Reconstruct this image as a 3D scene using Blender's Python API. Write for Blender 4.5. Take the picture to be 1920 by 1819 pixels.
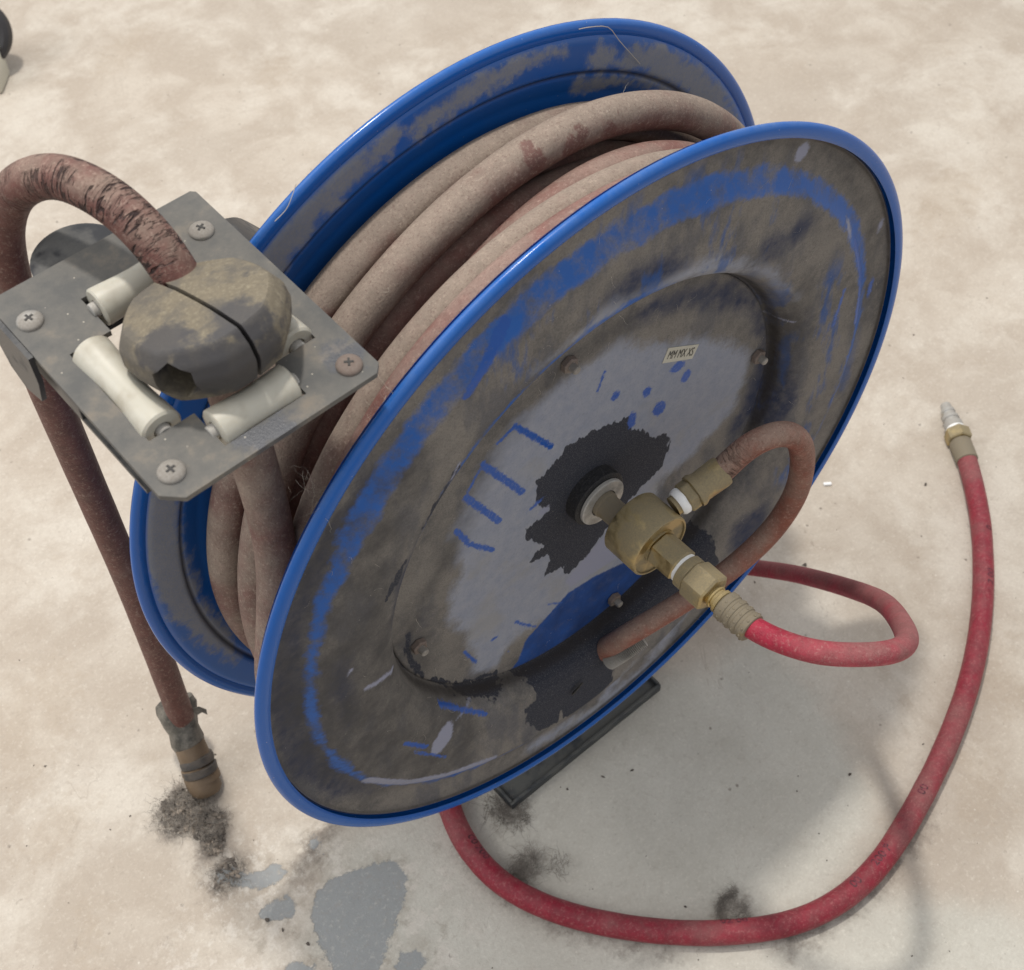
import bpy, bmesh, math, random
import numpy as np
from mathutils import Vector, Matrix, Quaternion, noise as mnoise
R_ = math.radians
for o in list(bpy.data.objects): bpy.data.objects.remove(o)
scn = bpy.context.scene
col = scn.collection
rng = random.Random(7)

# ------------------------------------------------------------------ camera
cam_d = bpy.data.cameras.new('camera')
cam = bpy.data.objects.new('camera', cam_d); col.objects.link(cam)
CAM = Matrix(((0.76291282, 0.5242765, -0.3782832), (-0.64576812, 0.59011795, -0.48450421), (-0.03078247, 0.6139177, 0.78876961)))
cam.matrix_world = Matrix.Translation((-0.33605, -0.33136, 0.94859)) @ CAM.to_4x4()
cam_d.sensor_fit = 'HORIZONTAL'; cam_d.sensor_width = 36.0
cam_d.lens = 36.0*2485.0/1920.0
cam_d.clip_start = 0.01; cam_d.clip_end = 100
cam_d.dof.use_dof = True; cam_d.dof.focus_distance = 0.74; cam_d.dof.aperture_fstop = 18
scn.camera = cam

# ------------------------------------------------------------------ light: a workshop, a ceiling lamp, a soft panel, an added fill and even ambient
w = bpy.data.worlds.new('World'); scn.world = w; w.use_nodes = True
bg = w.node_tree.nodes['Background']; bg.inputs[0].default_value = (0.96, 0.97, 1.0, 1); bg.inputs[1].default_value = 0.76
def area(name, loc, target, sx, sy, power, color):
    l = bpy.data.lights.new(name, 'AREA'); l.shape = 'RECTANGLE'; l.size = sx; l.size_y = sy; l.energy = power; l.color = color
    o = bpy.data.objects.new(name, l); col.objects.link(o); o.location = loc
    d = Vector(target)-Vector(loc); o.rotation_euler = d.to_track_quat('-Z', 'Y').to_euler(); return o
area('ceiling_lamp', (0.05, 0.78, 3.4), (0, 0, 0.2), 0.20, 0.14, 70, (1, 0.95, 0.88))
area('ceiling_panel', (-0.3, 0.9, 3.0), (0, 0.1, 0), 2.4, 1.8, 20, (1, 0.965, 0.92))
area('back_left_fill', (-2.6, 1.6, 2.7), (0, 0, 0.2), 1.6, 1.1, 44, (1.0, 0.98, 0.96))  # broad unseen fill added from above back left
vs = scn.view_settings; vs.view_transform = 'Standard'; vs.look = 'None'; vs.gamma = 1; vs.exposure = 0.0
scn.render.resolution_x = 1024; scn.render.resolution_y = 970

# ------------------------------------------------------------------ node helper
class NT:
    def __init__(s, name):
        s.m = bpy.data.materials.new(name); s.m.use_nodes = True; s.t = s.m.node_tree; s.t.nodes.clear()
        s.out = s.t.nodes.new('ShaderNodeOutputMaterial'); s.b = s.t.nodes.new('ShaderNodeBsdfPrincipled')
        s.t.links.new(s.b.outputs[0], s.out.inputs[0]); s._co = None
    def n(s, ty, **kw):
        x = s.t.nodes.new(ty)
        for k, v in kw.items(): setattr(x, k, v)
        return x
    def put(s, sock, v):
        if v is None: return
        if isinstance(v, (int, float)):
            sock.default_value = v if sock.type in ('VALUE', 'INT') else (v, v, v, 1)[:len(sock.default_value)]
        elif isinstance(v, (tuple, list)): sock.default_value = tuple(v)+((1,) if len(v) == 3 and sock.type == 'RGBA' else ())
        else: s.t.links.new(v, sock)
    def co(s):
        if s._co is None: s._co = s.n('ShaderNodeTexCoord').outputs['Object']
        return s._co
    def uv(s): return s.n('ShaderNodeUVMap', uv_map='UVMap').outputs[0]
    def attr(s, name): return s.n('ShaderNodeAttribute', attribute_name=name).outputs['Fac']
    def math(s, op, a, b=0.0, c=None, clamp=False):
        x = s.n('ShaderNodeMath', operation=op, use_clamp=clamp); s.put(x.inputs[0], a); s.put(x.inputs[1], b)
        if c is not None: s.put(x.inputs[2], c)
        return x.outputs[0]
    def mapr(s, v, a, b, c=0.0, d=1.0, smooth=False):
        x = s.n('ShaderNodeMapRange', interpolation_type='SMOOTHSTEP' if smooth else 'LINEAR'); x.clamp = True
        s.put(x.inputs[0], v)
        for i, q in enumerate((a, b, c, d)): s.put(x.inputs[1+i], q)
        return x.outputs[0]
    def noise(s, scale, detail=4, rough=0.6, dist=0.0, vec=None, stretch=None, rot=None):
        v = vec if vec is not None else s.co()
        if stretch or rot:
            mp = s.n('ShaderNodeMapping'); s.put(mp.inputs[0], v)
            if rot: mp.inputs['Rotation'].default_value = rot
            if stretch: mp.inputs['Scale'].default_value = stretch
            v = mp.outputs[0]
        x = s.n('ShaderNodeTexNoise'); s.put(x.inputs['Vector'], v); x.inputs['Scale'].default_value = scale
        x.inputs['Detail'].default_value = detail; x.inputs['Roughness'].default_value = rough; x.inputs['Distortion'].default_value = dist
        return x.outputs['Fac']
    def voro(s, scale, feature='F1', vec=None, stretch=None):
        v = vec if vec is not None else s.co()
        if stretch:
            mp = s.n('ShaderNodeMapping'); s.put(mp.inputs[0], v); mp.inputs['Scale'].default_value = stretch; v = mp.outputs[0]
        x = s.n('ShaderNodeTexVoronoi', feature=feature); s.put(x.inputs['Vector'], v); x.inputs['Scale'].default_value = scale
        return x
    def mix(s, f, a, b, mode='MIX'):
        x = s.n('ShaderNodeMix', data_type='RGBA', blend_type=mode); s.put(x.inputs[0], f); s.put(x.inputs[6], a); s.put(x.inputs[7], b); return x.outputs[2]
    def bump(s, h, strength=0.5, dist=0.001, prev=None):
        x = s.n('ShaderNodeBump'); x.inputs['Strength'].default_value = strength; x.inputs['Distance'].default_value = dist
        s.put(x.inputs['Height'], h)
        if prev is not None: s.put(x.inputs['Normal'], prev)
        return x.outputs[0]
    def upz(s):
        g = s.n('ShaderNodeNewGeometry'); x = s.n('ShaderNodeSeparateXYZ'); s.put(x.inputs[0], g.outputs['Normal']); return x.outputs[2]
    def done(s, color, rough=0.6, metal=0.0, normal=None, spec=0.5):
        s.put(s.b.inputs['Base Color'], color); s.put(s.b.inputs['Roughness'], rough); s.put(s.b.inputs['Metallic'], metal)
        s.put(s.b.inputs['Specular IOR Level'], spec)
        if normal is not None: s.put(s.b.inputs['Normal'], normal)
        return s.m

# ------------------------------------------------------------------ geometry helpers
def link(name, me, mat, parent=None):
    o = bpy.data.objects.new(name, me); col.objects.link(o)
    if mat is not None and not me.materials: me.materials.append(mat)
    if parent is not None: o.parent = parent
    return o
def mk(name, V, F, mat, parent=None, sharp=40, uvs=None, attrs=None, org=None):
    """V in world metres; stored relative to org (the thing's base)"""
    if org is None:
        org = Vector((0, 0, 0)); p = parent
        while p is not None: org = org+p.location; p = p.parent
    me = bpy.data.meshes.new(name)
    V = np.asarray(V, float)-np.array(org)
    me.from_pydata(V.tolist(), [], F); me.update()
    me.polygons.foreach_set('use_smooth', [True]*len(me.polygons))
    if uvs is not None:
        ul = me.uv_layers.new(name='UVMap'); arr = np.asarray(uvs, float); idx = np.zeros(len(me.loops), int); me.loops.foreach_get('vertex_index', idx)
        ul.data.foreach_set('uv', arr[idx].ravel())
    if attrs:
        for k, a in attrs.items():
            at = me.attributes.new(k, 'FLOAT', 'POINT'); at.data.foreach_set('value', np.asarray(a, float))
    bm = bmesh.new(); bm.from_mesh(me); bmesh.ops.recalc_face_normals(bm, faces=bm.faces); bm.to_mesh(me); bm.free()
    me.set_sharp_from_angle(angle=R_(sharp))
    return link(name, me, mat, parent)
def frame(axis, ref=(0, 0, 1)):
    a = np.array(axis, float); a /= np.linalg.norm(a); r = np.array(ref, float)
    if abs(a@r) > .95*np.linalg.norm(r): r = np.array((1., 0, 0)) if abs(a[0]) < .9 else np.array((0, 1., 0))
    u = r-a*(a@r); u /= np.linalg.norm(u); v = np.cross(a, u); return u, v, a
def lathe(profile, org, axis, n=48, cap=(True, True), shape=None, ref=(0, 0, 1)):
    """profile [(radius, along)], shape(angle)->radius factor"""
    u, v, a = frame(axis, ref); org = np.array(org, float); V = []; F = []
    for (r, t) in profile:
        for k in range(n):
            th = 2*math.pi*k/n; rr = r*(shape(th) if shape else 1)
            V.append(org+a*t+rr*(math.cos(th)*u+math.sin(th)*v))
    m = len(profile)
    for i in range(m-1):
        for k in range(n):
            k2 = (k+1) % n; F.append((i*n+k, i*n+k2, (i+1)*n+k2, (i+1)*n+k))
    if cap[0]: F.append(tuple(range(n))[::-1])
    if cap[1]: F.append(tuple((m-1)*n+k for k in range(n)))
    return V, F
def hexf(th, flat=0.0):   # hexagon radius factor relative to the corner radius
    t = (th+flat) % (math.pi/3)-math.pi/6
    return math.cos(math.pi/6)/math.cos(t)
def hexprism(rc, t0, t1, org, axis, ch=0.0012, ref=(0, 0, 1), rot=0.0):
    prof = [(rc-ch*1.2, t0), (rc, t0+ch), (rc, t1-ch), (rc-ch*1.2, t1)]
    return lathe(prof, org, axis, n=48, shape=lambda th: hexf(th, rot), ref=ref)
def catmull(P, step=0.004, extra=None):
    P = [np.array(p, float) for p in P]; Q = [2*P[0]-P[1]]+P+[2*P[-1]-P[-2]]; out = []
    for i in range(1, len(Q)-2):
        p0, p1, p2, p3 = Q[i-1:i+3]; L = np.linalg.norm((p2-p1)[:3]); k = max(2, int(L/step))
        for j in range(k):
            t = j/k; out.append(.5*((2*p1)+(-p0+p2)*t+(2*p0-5*p1+4*p2-p3)*t*t+(-p0+3*p1-3*p2+p3)*t**3))
    out.append(P[-1]); return np.array(out)
def smooth(P, it=3):
    P = P.copy()
    for _ in range(it): P[1:-1] = .25*P[:-2]+.5*P[1:-1]+.25*P[2:]
    return P
def tube(path, rad, n=24, cap=True, wob=0.0, seed=0):
    """path Nx3; rad scalar or array; returns V,F,UV(s metres, v 0..1)"""
    P = np.asarray(path, float); N = len(P); T = np.gradient(P, axis=0); T /= np.linalg.norm(T, axis=1)[:, None]
    u = np.cross(T[0], (0, 0, 1)); 
    if np.linalg.norm(u) < .1: u = np.cross(T[0], (1, 0, 0))
    u /= np.linalg.norm(u); s = np.r_[0, np.cumsum(np.linalg.norm(np.diff(P, axis=0), axis=1))]
    rad = np.full(N, rad) if np.isscalar(rad) else np.asarray(rad); V = []; UV = []; F = []
    th = 2*math.pi*np.arange(n)/n
    for i in range(N):
        u = u-T[i]*(u@T[i]); u /= np.linalg.norm(u); v = np.cross(T[i], u)
        r = rad[i]*(1+wob*mnoise.noise(Vector((s[i]*40, seed, 0))))
        V.append(P[i]+r*(np.cos(th)[:, None]*u+np.sin(th)[:, None]*v)); UV.append(np.c_[np.full(n, s[i]), np.arange(n)/n])
    V = np.concatenate(V); UV = np.concatenate(UV)
    for i in range(N-1):
        for k in range(n): k2 = (k+1) % n; F.append((i*n+k, i*n+k2, (i+1)*n+k2, (i+1)*n+k))
    if cap: F.append(tuple(range(n))[::-1]); F.append(tuple((N-1)*n+k for k in range(n)))
    return V, F, UV, s
def join(*parts):
    V = []; F = []
    for p in parts:
        o = len(V); V += [tuple(q) for q in p[0]]; F += [tuple(i+o for i in f) for f in p[1]]
    return V, F
def box(c, ax, half, bev=0.0):
    """box with centre c, axes ax (3 vectors), half sizes; chamfered edges if bev"""
    bm = bmesh.new(); bmesh.ops.create_cube(bm, size=2); 
    for v in bm.verts: v.co = Vector((v.co.x*half[0], v.co.y*half[1], v.co.z*half[2]))
    if bev: bmesh.ops.bevel(bm, geom=bm.edges[:], offset=bev, segments=2, profile=.5, affect='EDGES')
    A = np.array([np.array(a, float)/np.linalg.norm(a) for a in ax]); V = [np.array(c, float)+np.array(v.co)@A for v in bm.verts]
    F = [tuple(v.index for v in f.verts) for f in bm.faces]; bm.free(); return V, F
def prism(poly, c, ax, h):
    """polygon (2d list in ax0,ax1) extruded along ax2 from -h to 0"""
    A = np.array([np.array(a, float)/np.linalg.norm(a) for a in ax]); n = len(poly); c = np.array(c, float)
    V = [c+p[0]*A[0]+p[1]*A[1] for p in poly]+[c+p[0]*A[0]+p[1]*A[1]-h*A[2] for p in poly]
    F = [tuple(range(n)), tuple(range(n, 2*n))[::-1]]+[(i, (i+1) % n, n+(i+1) % n, n+i) for i in range(n)]
    return V, F
def thing(name, label, cat, loc=(0, 0, 0), group=None):
    o = bpy.data.objects.new(name, None); col.objects.link(o); o.location = loc; o.empty_display_size = .02
    o['label'] = label; o['category'] = cat
    if group: o['group'] = group
    return o
def tag(o, label, cat, group=None, kind=None):
    if label: o['label'] = label
    if cat: o['category'] = cat
    if group: o['group'] = group
    if kind: o['kind'] = kind
    return o
def setloc(o, loc):        # move the origin of a single-mesh thing to loc
    loc = Vector(loc); o.data.transform(Matrix.Translation(-loc)); o.location = loc
def sdf(P, polys, soft=1.0):
    """signed distance (metres, negative inside) of 2-d points to a union of shapes: polygons, ('e',cx,cy,a,b,rot), ('l',[pts],halfwidth)"""
    D = np.full(len(P), 1.0)
    for q in polys:
        if q[0] == 'e':
            _, cx, cy, a, b, rot = q; dx = P[:, 0]-cx; dy = P[:, 1]-cy; c, s = math.cos(rot), math.sin(rot)
            X = (dx*c+dy*s)/a; Y = (-dx*s+dy*c)/b; D = np.minimum(D, (np.hypot(X, Y)-1)*min(a, b)); continue
        if q[0] == 'l':
            pts = np.array(q[1]); d = np.full(len(P), 9.)
            for i in range(len(pts)-1):
                a = pts[i]; e = pts[i+1]-a; t = np.clip(((P-a)@e)/(e@e), 0, 1); d = np.minimum(d, np.linalg.norm(P-a-t[:, None]*e, axis=1))
            D = np.minimum(D, d-q[2]); continue
        pts = np.array(q); n = len(pts); d = np.full(len(P), 9.); ins = np.zeros(len(P), bool)
        for i in range(n):
            a = pts[i]; b = pts[(i+1) % n]; e = b-a; t = np.clip(((P-a)@e)/(e@e), 0, 1); d = np.minimum(d, np.linalg.norm(P-a-t[:, None]*e, axis=1))
            c = (a[1] > P[:, 1]) != (b[1] > P[:, 1])
            with np.errstate(divide='ignore', invalid='ignore'): ins ^= c & (P[:, 0] < (b[0]-a[0])*(P[:, 1]-a[1])/(b[1]-a[1])+a[0])
        D = np.minimum(D, np.where(ins, -d, d))
    return np.clip(D, -.03, .03)

# ------------------------------------------------------------------ materials
DUST = (0.27, 0.225, 0.18)
BLUE = (0.0, 0.086, 0.36)
def paint_material(name, rear=False):
    t = NT(name); fine = t.noise(900, 3, .7); med = t.noise(130, 5, .65); big = t.noise(22, 4, .6)
    grit = t.mapr(t.voro(420).outputs['Distance'], .05, .28, 1, 0)
    wv = t.mapr(t.noise(330, 4, .7), .3, .7, -.0010, .0010)           # edge break-up in metres
    wv2 = t.mapr(t.noise(75, 5, .7), .25, .75, -.006, .006)
    jag = t.mapr(t.noise(260, 2, .5, stretch=(1, 1, .35), rot=(0, R_(35), 0)), .3, .7, -.0020, .0020)
    thick = t.mix(t.mapr(big, .38, .62), (.195, .18, .16), (.105, .10, .095))
    thick = t.mix(t.mapr(med, .38, .7, 0, .8), thick, (.21, .19, .168)); thick = t.mix(t.mapr(t.noise(33, 5, .6, stretch=(1, 1, .4), rot=(0, R_(28), 0)), .50, .64, 0, .5, True), thick, (.055, .062, .085))
    thick = t.mix(t.mapr(fine, .42, .66, 0, .42), thick, (.05, .047, .045)); thick = t.mix(t.mapr(t.noise(420, 4, .8), .55, .72, 0, .28), thick, (.26, .23, .20))
    lav = t.mix(t.mapr(med, .3, .75), (.215, .235, .29), (.28, .29, .325)); lav = t.mix(t.mapr(t.noise(600, 4, .8), .5, .7, 0, .5), lav, (.15, .16, .20)); lav = t.mix(t.mapr(big, .54, .68, 0, .5), lav, (.25, .24, .22))
    streak = t.noise(38, 5, .65, stretch=(1, 1, .3), rot=(0, R_(32), 0))
    def soft(at, edge, width): return t.mapr(t.math('ADD', t.attr(at), edge), -width, width, 1, 0, True)
    c = thick
    c = t.mix(soft('thin', wv2, .006), c, lav)
    c = t.mix(t.math('MULTIPLY', soft('navy', wv2, .008), t.mapr(med, .3, .6, .45, .95)), c, (.02, .028, .062))
    m_st = t.math('MULTIPLY', soft('bluezone', wv2, .012), t.mapr(streak, .51, .62, 0, .82, True))
    c = t.mix(t.math('MULTIPLY', m_st, .8), c, (.004, .07, .27))
    c = t.mix(t.math('MULTIPLY', soft('soot', wv2, .012), t.mapr(t.noise(48, 5, .65), .3, .65, .25, .85)), c, (.045, .043, .043))
    rel = t.math('MULTIPLY', soft('ring', t.math('MULTIPLY', wv2, .7), .0025), t.mapr(t.noise(60, 5, .7), .34, .56, .2, .92))
    c = t.mix(rel, c, BLUE)
    c = t.mix(t.math('MULTIPLY', soft('blue_shade', t.math('MULTIPLY', wv, .7), .0012), t.mapr(med, .25, .5, .82, 1)), c, t.mix(t.mapr(t.noise(30, 4, .6), .35, .65), (.004, .028, .12), (.008, .055, .23)))  # contact shade on the blue paint, put into the colour as a darker blue
    oil = soft('oil', jag, .0006)
    c = t.mix(oil, c, t.mix(t.mapr(t.noise(1500, 2, .5), .5, .75), (.019, .022, .033), (.085, .082, .088)))
    lt = soft('pale', wv, .0012); c = t.mix(lt, c, (.24, .25, .32))
    cl = soft('clean', wv, .0008); c = t.mix(t.math('MULTIPLY', cl, t.mapr(t.noise(520, 4, .75), .32, .48, .55, 1)), c, (.006, .07, .32))
    rim = t.attr('rim'); up = t.mapr(t.upz(), .3, 1.0, .03, .30)
    c = t.mix(rim, c, t.mix(t.math('MULTIPLY', t.mapr(t.noise(45, 6, .75), .35, .65, 0, 1.25), up), BLUE, (.14, .21, .34)))
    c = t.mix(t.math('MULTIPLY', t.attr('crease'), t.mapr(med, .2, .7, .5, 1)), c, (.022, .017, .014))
    # loose grains and lint specks
    sp = t.mapr(t.voro(160).outputs['Distance'], .03, .055, .7, 0); c = t.mix(t.math('MULTIPLY', sp, t.mapr(big, .4, .6)), c, (.42, .39, .34))
    bl = t.math('MAXIMUM', rim, t.math('MAXIMUM', t.math('MULTIPLY', rel, .7), t.math('MULTIPLY', cl, .8)))
    rough = t.mapr(bl, 0, 1, .85, .22)
    h = t.math('MULTIPLY', t.noise(700, 4, .7), t.mapr(bl, 0, 1, 1, .08))
    return t.done(c, rough, 0, t.bump(h, .35, .0006), .4)
def rear_material():
    t = NT('blue_paint_rear'); med = t.noise(130, 5, .65); fine = t.noise(900, 3, .7)
    e = t.mapr(t.noise(70, 6, .75), .25, .75, -.0085, .0085)
    d = t.mapr(t.math('ADD', t.attr('thin'), e), -.005, .004, 1, 0, True)
    film = t.mapr(t.noise(14, 4, .55), .3, .7, .0, .45)
    blue = t.mix(film, BLUE, (.06, .11, .22))
    c = t.mix(t.math('MULTIPLY', d, t.mapr(fine, .15, .6, .6, .95)), blue, t.mix(med, (.18, .19, .205), (.27, .265, .26)))
    rim = t.attr('rim'); up = t.mapr(t.upz(), .0, 1.0, 0, .32)
    c = t.mix(rim, c, t.mix(t.math('MULTIPLY', t.mapr(med, .3, .7, .3, 1), up), BLUE, (.13, .21, .36)))
    c = t.mix(t.attr('crease'), c, (.02, .018, .018))
    sp = t.mapr(t.voro(170).outputs['Distance'], .03, .05, .6, 0); c = t.mix(sp, c, (.4, .4, .4))
    rough = t.mapr(t.math('MAXIMUM', t.math('SUBTRACT', .8, d), rim), 0, 1, .75, .2)
    return t.done(c, rough, 0, t.bump(t.math('MULTIPLY', fine, d), .3, .0005), .45)
def rubber_material(name, base, dust, amount, cracks=False, wipe=False, spots=(), print_=False, upw=.5, sheen=.62, scale=1.0):
    t = NT(name); big = t.noise(26*scale, 4, .6); med = t.noise(110, 5, .7); fine = t.noise(1100, 3, .75)
    up = t.mapr(t.upz(), -.3, .9, 0, upw)
    v = t.math('ADD', t.math('MULTIPLY', t.mapr(big, .3, .7), .6), t.math('ADD', up, t.math('MULTIPLY', med, .35)))
    fac = t.mapr(v, 1.1-amount, 1.75-amount, 0, .97, True)
    fac = t.math('MULTIPLY', fac, t.mapr(fine, .2, .55, .8, 1))
    base2 = t.mix(t.mapr(med, .35, .7), base, tuple(x*.62 for x in base))
    fac = t.math('MULTIPLY', fac, t.mapr(t.noise(16, 3, .5, stretch=(1, 1.4, 1)), .30, .38, .45, 1, True)); fac = t.math('MULTIPLY', fac, t.math('SUBTRACT', 1, t.attr('wipe'))) if wipe else fac
    for p_, r_ in spots:
        q_ = t.n('ShaderNodeVectorMath', operation='DISTANCE'); t.put(q_.inputs[0], t.co()); q_.inputs[1].default_value = p_
        fac = t.math('MULTIPLY', fac, t.mapr(t.math('ADD', q_.outputs['Value'], t.mapr(t.noise(120, 3, .6), .3, .7, -.004, .004)), r_-.0015, r_+.0015, .12, 1, True))
    c = t.mix(fac, base2, t.mix(t.mapr(med, .3, .7), dust, tuple(x*.78 for x in dust)))
    c = t.mix(t.mapr(t.noise(760, 3, .8), .52, .68, 0, .5), c, tuple(x*.6 for x in base)); c = t.mix(t.mapr(t.noise(430, 5, .85), .53, .66, 0, .6), c, tuple(min(1, x*1.35) for x in dust))
    sp = t.mapr(t.voro(190).outputs['Distance'], .035, .06, .55, 0); c = t.mix(t.math('MULTIPLY', sp, fac), c, (.5, .46, .4))
    nrm = t.bump(t.math('ADD', t.noise(650, 4, .8), t.math('MULTIPLY', med, .6)), .6, .0009)
    rough = t.mapr(fac, 0, 1, sheen-.1, .92)
    if cracks:
        n1 = t.noise(1, 3, .55, vec=t.uv(), stretch=(170, 2.0, 1)); n2 = t.noise(1, 2, .5, vec=t.uv(), stretch=(520, 4.5, 1))
        lim = t.math('MULTIPLY', t.attr('crack'), t.mapr(t.noise(1, 2, .5, vec=t.uv(), stretch=(60, 4.5, 1)), .40, .50, 0, 1))
        k1 = t.mapr(t.math('ABSOLUTE', t.math('SUBTRACT', n1, .5)), .012, .034, 1, 0); k2 = t.mapr(t.math('ABSOLUTE', t.math('SUBTRACT', n2, .5)), .004, .02, .6, 0)
        ck = t.math('MULTIPLY', t.math('MAXIMUM', k1, k2), lim)
        c = t.mix(ck, c, (.018, .006, .006)); nrm = t.bump(t.math('SUBTRACT', 1, ck), 1.0, .002, nrm)
    return t.done(c, rough, 0, nrm, .35)
def metal_material(name, base, dirt, amount, rough=.35, metal=1.0, bumps=.15):
    t = NT(name); big = t.noise(60, 4, .6); fine = t.noise(900, 3, .7)
    f = t.mapr(t.math('ADD', big, t.math('MULTIPLY', t.mapr(t.upz(), -.2, 1), .18)), .62-amount*.5, .85-amount*.5, 0, .92, True)
    f = t.math('MULTIPLY', f, t.mapr(fine, .2, .6, .6, 1))
    c = t.mix(f, base, dirt); c = t.mix(t.mapr(fine, .6, .8, 0, .3), c, tuple(x*.3 for x in dirt))
    return t.done(c, t.mapr(f, 0, 1, rough, .85), t.mapr(f, 0, 1, metal, 0), t.bump(fine, bumps, .0005), .5)

M_front = paint_material('blue_paint_dusty'); M_rear = rear_material()
M_wound = rubber_material('rubber_wound', (.155, .072, .06), (.29, .235, .19), .80, upw=.5, spots=(((0.23598, 0.02, 0.52046), .008), ((0.20905, 0.02, 0.5247), .007), ((0.26206, 0.022, 0.51694), .006)))
M_wound_pink = rubber_material('rubber_wound_pink', (.20, .085, .07), (.285, .205, .17), .66, upw=.35)
M_loop = rubber_material('rubber_loop', (.14, .056, .045), (.275, .205, .165), .46, cracks=True, upw=.5, scale=1.6)
M_leader = rubber_material('rubber_leader', (.24, .072, .045), (.31, .22, .175), .72, cracks=True, upw=.5, sheen=.5)
M_red = rubber_material('rubber_red', (.25, .013, .030), (.27, .115, .11), .62, upw=.2, sheen=.42)
M_redloop = rubber_material('rubber_red_dusty', (.38, .007, .04), (.29, .145, .135), .84, upw=.4, sheen=.5, wipe=True)
M_brass = metal_material('brass', (.46, .36, .18), (.21, .175, .11), .40, .34)
M_brass_dull = metal_material('brass_dull', (.30, .235, .13), (.19, .165, .125), .72, .5)
M_brass_bright = metal_material('brass_bright', (.55, .42, .18), (.24, .19, .1), .25, .3)
M_steel = metal_material('zinc_steel', (.55, .55, .53), (.3, .28, .25), .42, .4)
M_screw = metal_material('screw_steel', (.42, .41, .39), (.19, .17, .145), .5, .45)
M_rust = metal_material('rusty_steel', (.30, .27, .24), (.15, .11, .09), .6, .6)
t = NT('guide_plate_grey'); _m = t.noise(60, 5, .65); _f = t.noise(900, 4, .75)
_c = t.mix(t.mapr(_m, .35, .65), (.085, .085, .082), (.135, .127, .113))
_w = t.mapr(t.noise(140, 4, .6), .3, .7, -.005, .005)
def _sm(p, rr):
    d = t.n('ShaderNodeVectorMath', operation='DISTANCE'); t.put(d.inputs[0], t.co()); d.inputs[1].default_value = p
    return t.mapr(t.math('ADD', d.outputs['Value'], _w), rr-.003, rr+.003, 1, 0, True)
_k = t.math('MAXIMUM', _sm((-0.2039, -0.0564, 0.54424), .0075), t.math('MAXIMUM', _sm((-0.19363, -0.05719, 0.54414), .0085), _sm((-0.15143, -0.043, 0.5453), .008)))
_c = t.mix(t.math('MULTIPLY', _k, .9), _c, (.03, .034, .045)); _c = t.mix(t.mapr(_m, .56, .72, 0, .55), _c, (.20, .165, .125))
_c = t.mix(t.mapr(t.voro(150).outputs['Distance'], .04, .07, .7, 0), _c, (.5, .46, .38)); _c = t.mix(t.mapr(_f, .6, .75, 0, .4), _c, (.06, .06, .06))
M_plate = t.done(_c, t.mapr(_k, 0, 1, .75, .35), 0, t.bump(_f, .3, .0005), .4)
M_black = metal_material('black_enamel', (.018, .019, .022), (.10, .098, .092), .12, .38, metal=0)
M_foot = metal_material('foot_dark_steel', (.034, .038, .042), (.10, .10, .09), .25, .5, metal=0)
t = NT('thread_tape'); M_tape = t.done(t.mix(t.noise(500), (.72, .72, .7), (.85, .85, .84)), .7, 0, t.bump(t.noise(700), .3, .0004))
t = NT('nylon_roller'); M_nylon = t.done(t.mix(t.mapr(t.noise(60, 4, .6), .45, .7, 0, .6), (.44, .42, .355), (.28, .245, .185)), .42, 0, t.bump(t.noise(300), .08, .0005), .45)
t.b.inputs['Subsurface Weight'].default_value = .15; t.b.inputs['Subsurface Radius'].default_value = (.004, .003, .002); t.b.inputs['Subsurface Scale'].default_value = .5
t = NT('stopper_rubber')
_f = t.mapr(t.math('ADD', t.noise(34, 5, .65), t.math('MULTIPLY', t.mapr(t.upz(), -.3, 1), .10)), .42, .52, 0, .95, True)
_w = t.mapr(t.noise(95, 5, .65), .3, .7, -.005, .005)
for _p, _r in (((0.01356, -0.03091, 0.58461), .012), ((0.00383, -0.03825, 0.56851), .015), ((-0.01721, -0.02013, 0.57671), .012), ((-0.00862, -0.03316, 0.57029), .013), ((0.01774, -0.03674, 0.56979), .009)):
    _q = t.n('ShaderNodeVectorMath', operation='DISTANCE'); t.put(_q.inputs[0], t.co()); _q.inputs[1].default_value = _p
    _f = t.math('MULTIPLY', _f, t.mapr(t.math('ADD', _q.outputs['Value'], _w), _r-.003, _r+.003, .12, 1, True))
_d = t.mix(t.noise(300, 4, .7), (.20, .168, .115), (.11, .094, .07)); _d = t.mix(t.mapr(t.noise(500, 3, .8), .5, .7, 0, .6), _d, (.27, .235, .165)); _d = t.mix(t.mapr(t.noise(45, 4, .6), .46, .6, 0, .7), _d, (.085, .078, .07))
M_stop = t.done(t.mix(t.math('MULTIPLY', _f, t.mapr(t.noise(800), .25, .5, .75, 1)), (.045, .043, .045), _d), t.mapr(_f, 0, 1, .5, .9), 0, t.bump(t.noise(800, 4), .3, .0005), .4)
t = NT('sticker_paper'); M_stick = t.done(t.mix(t.noise(200), (.5, .48, .4), (.42, .40, .33)), .7)
t = NT('black_print'); M_ink = t.done((.03, .028, .026), .7)
t = NT('worn_print'); M_print = t.done(t.mix(t.mapr(t.noise(420, 4, .7), .45, .6), (.06, .012, .018), (.20, .025, .045)), .6)
t = NT('old_tape'); _n = t.noise(90, 5, .7); M_wrap = t.done(t.mix(t.mapr(_n, .4, .62), (.055, .052, .043), (.17, .155, .13)), .55, 0, t.bump(t.noise(160, 5, .7), .8, .0015), .5)
t = NT('amber_wrap'); M_amber = t.done(t.mix(t.noise(120, 4), (.095, .062, .035), (.17, .12, .075)), .5, 0, t.bump(t.noise(200, 4), .4, .001), .4)
t = NT('grease_black'); M_grease = t.done(t.mix(t.mapr(t.noise(1300), .55, .75), (.01, .01, .012), (.06, .055, .05)), .6, 0, t.bump(t.noise(600, 4), .8, .001))

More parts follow.
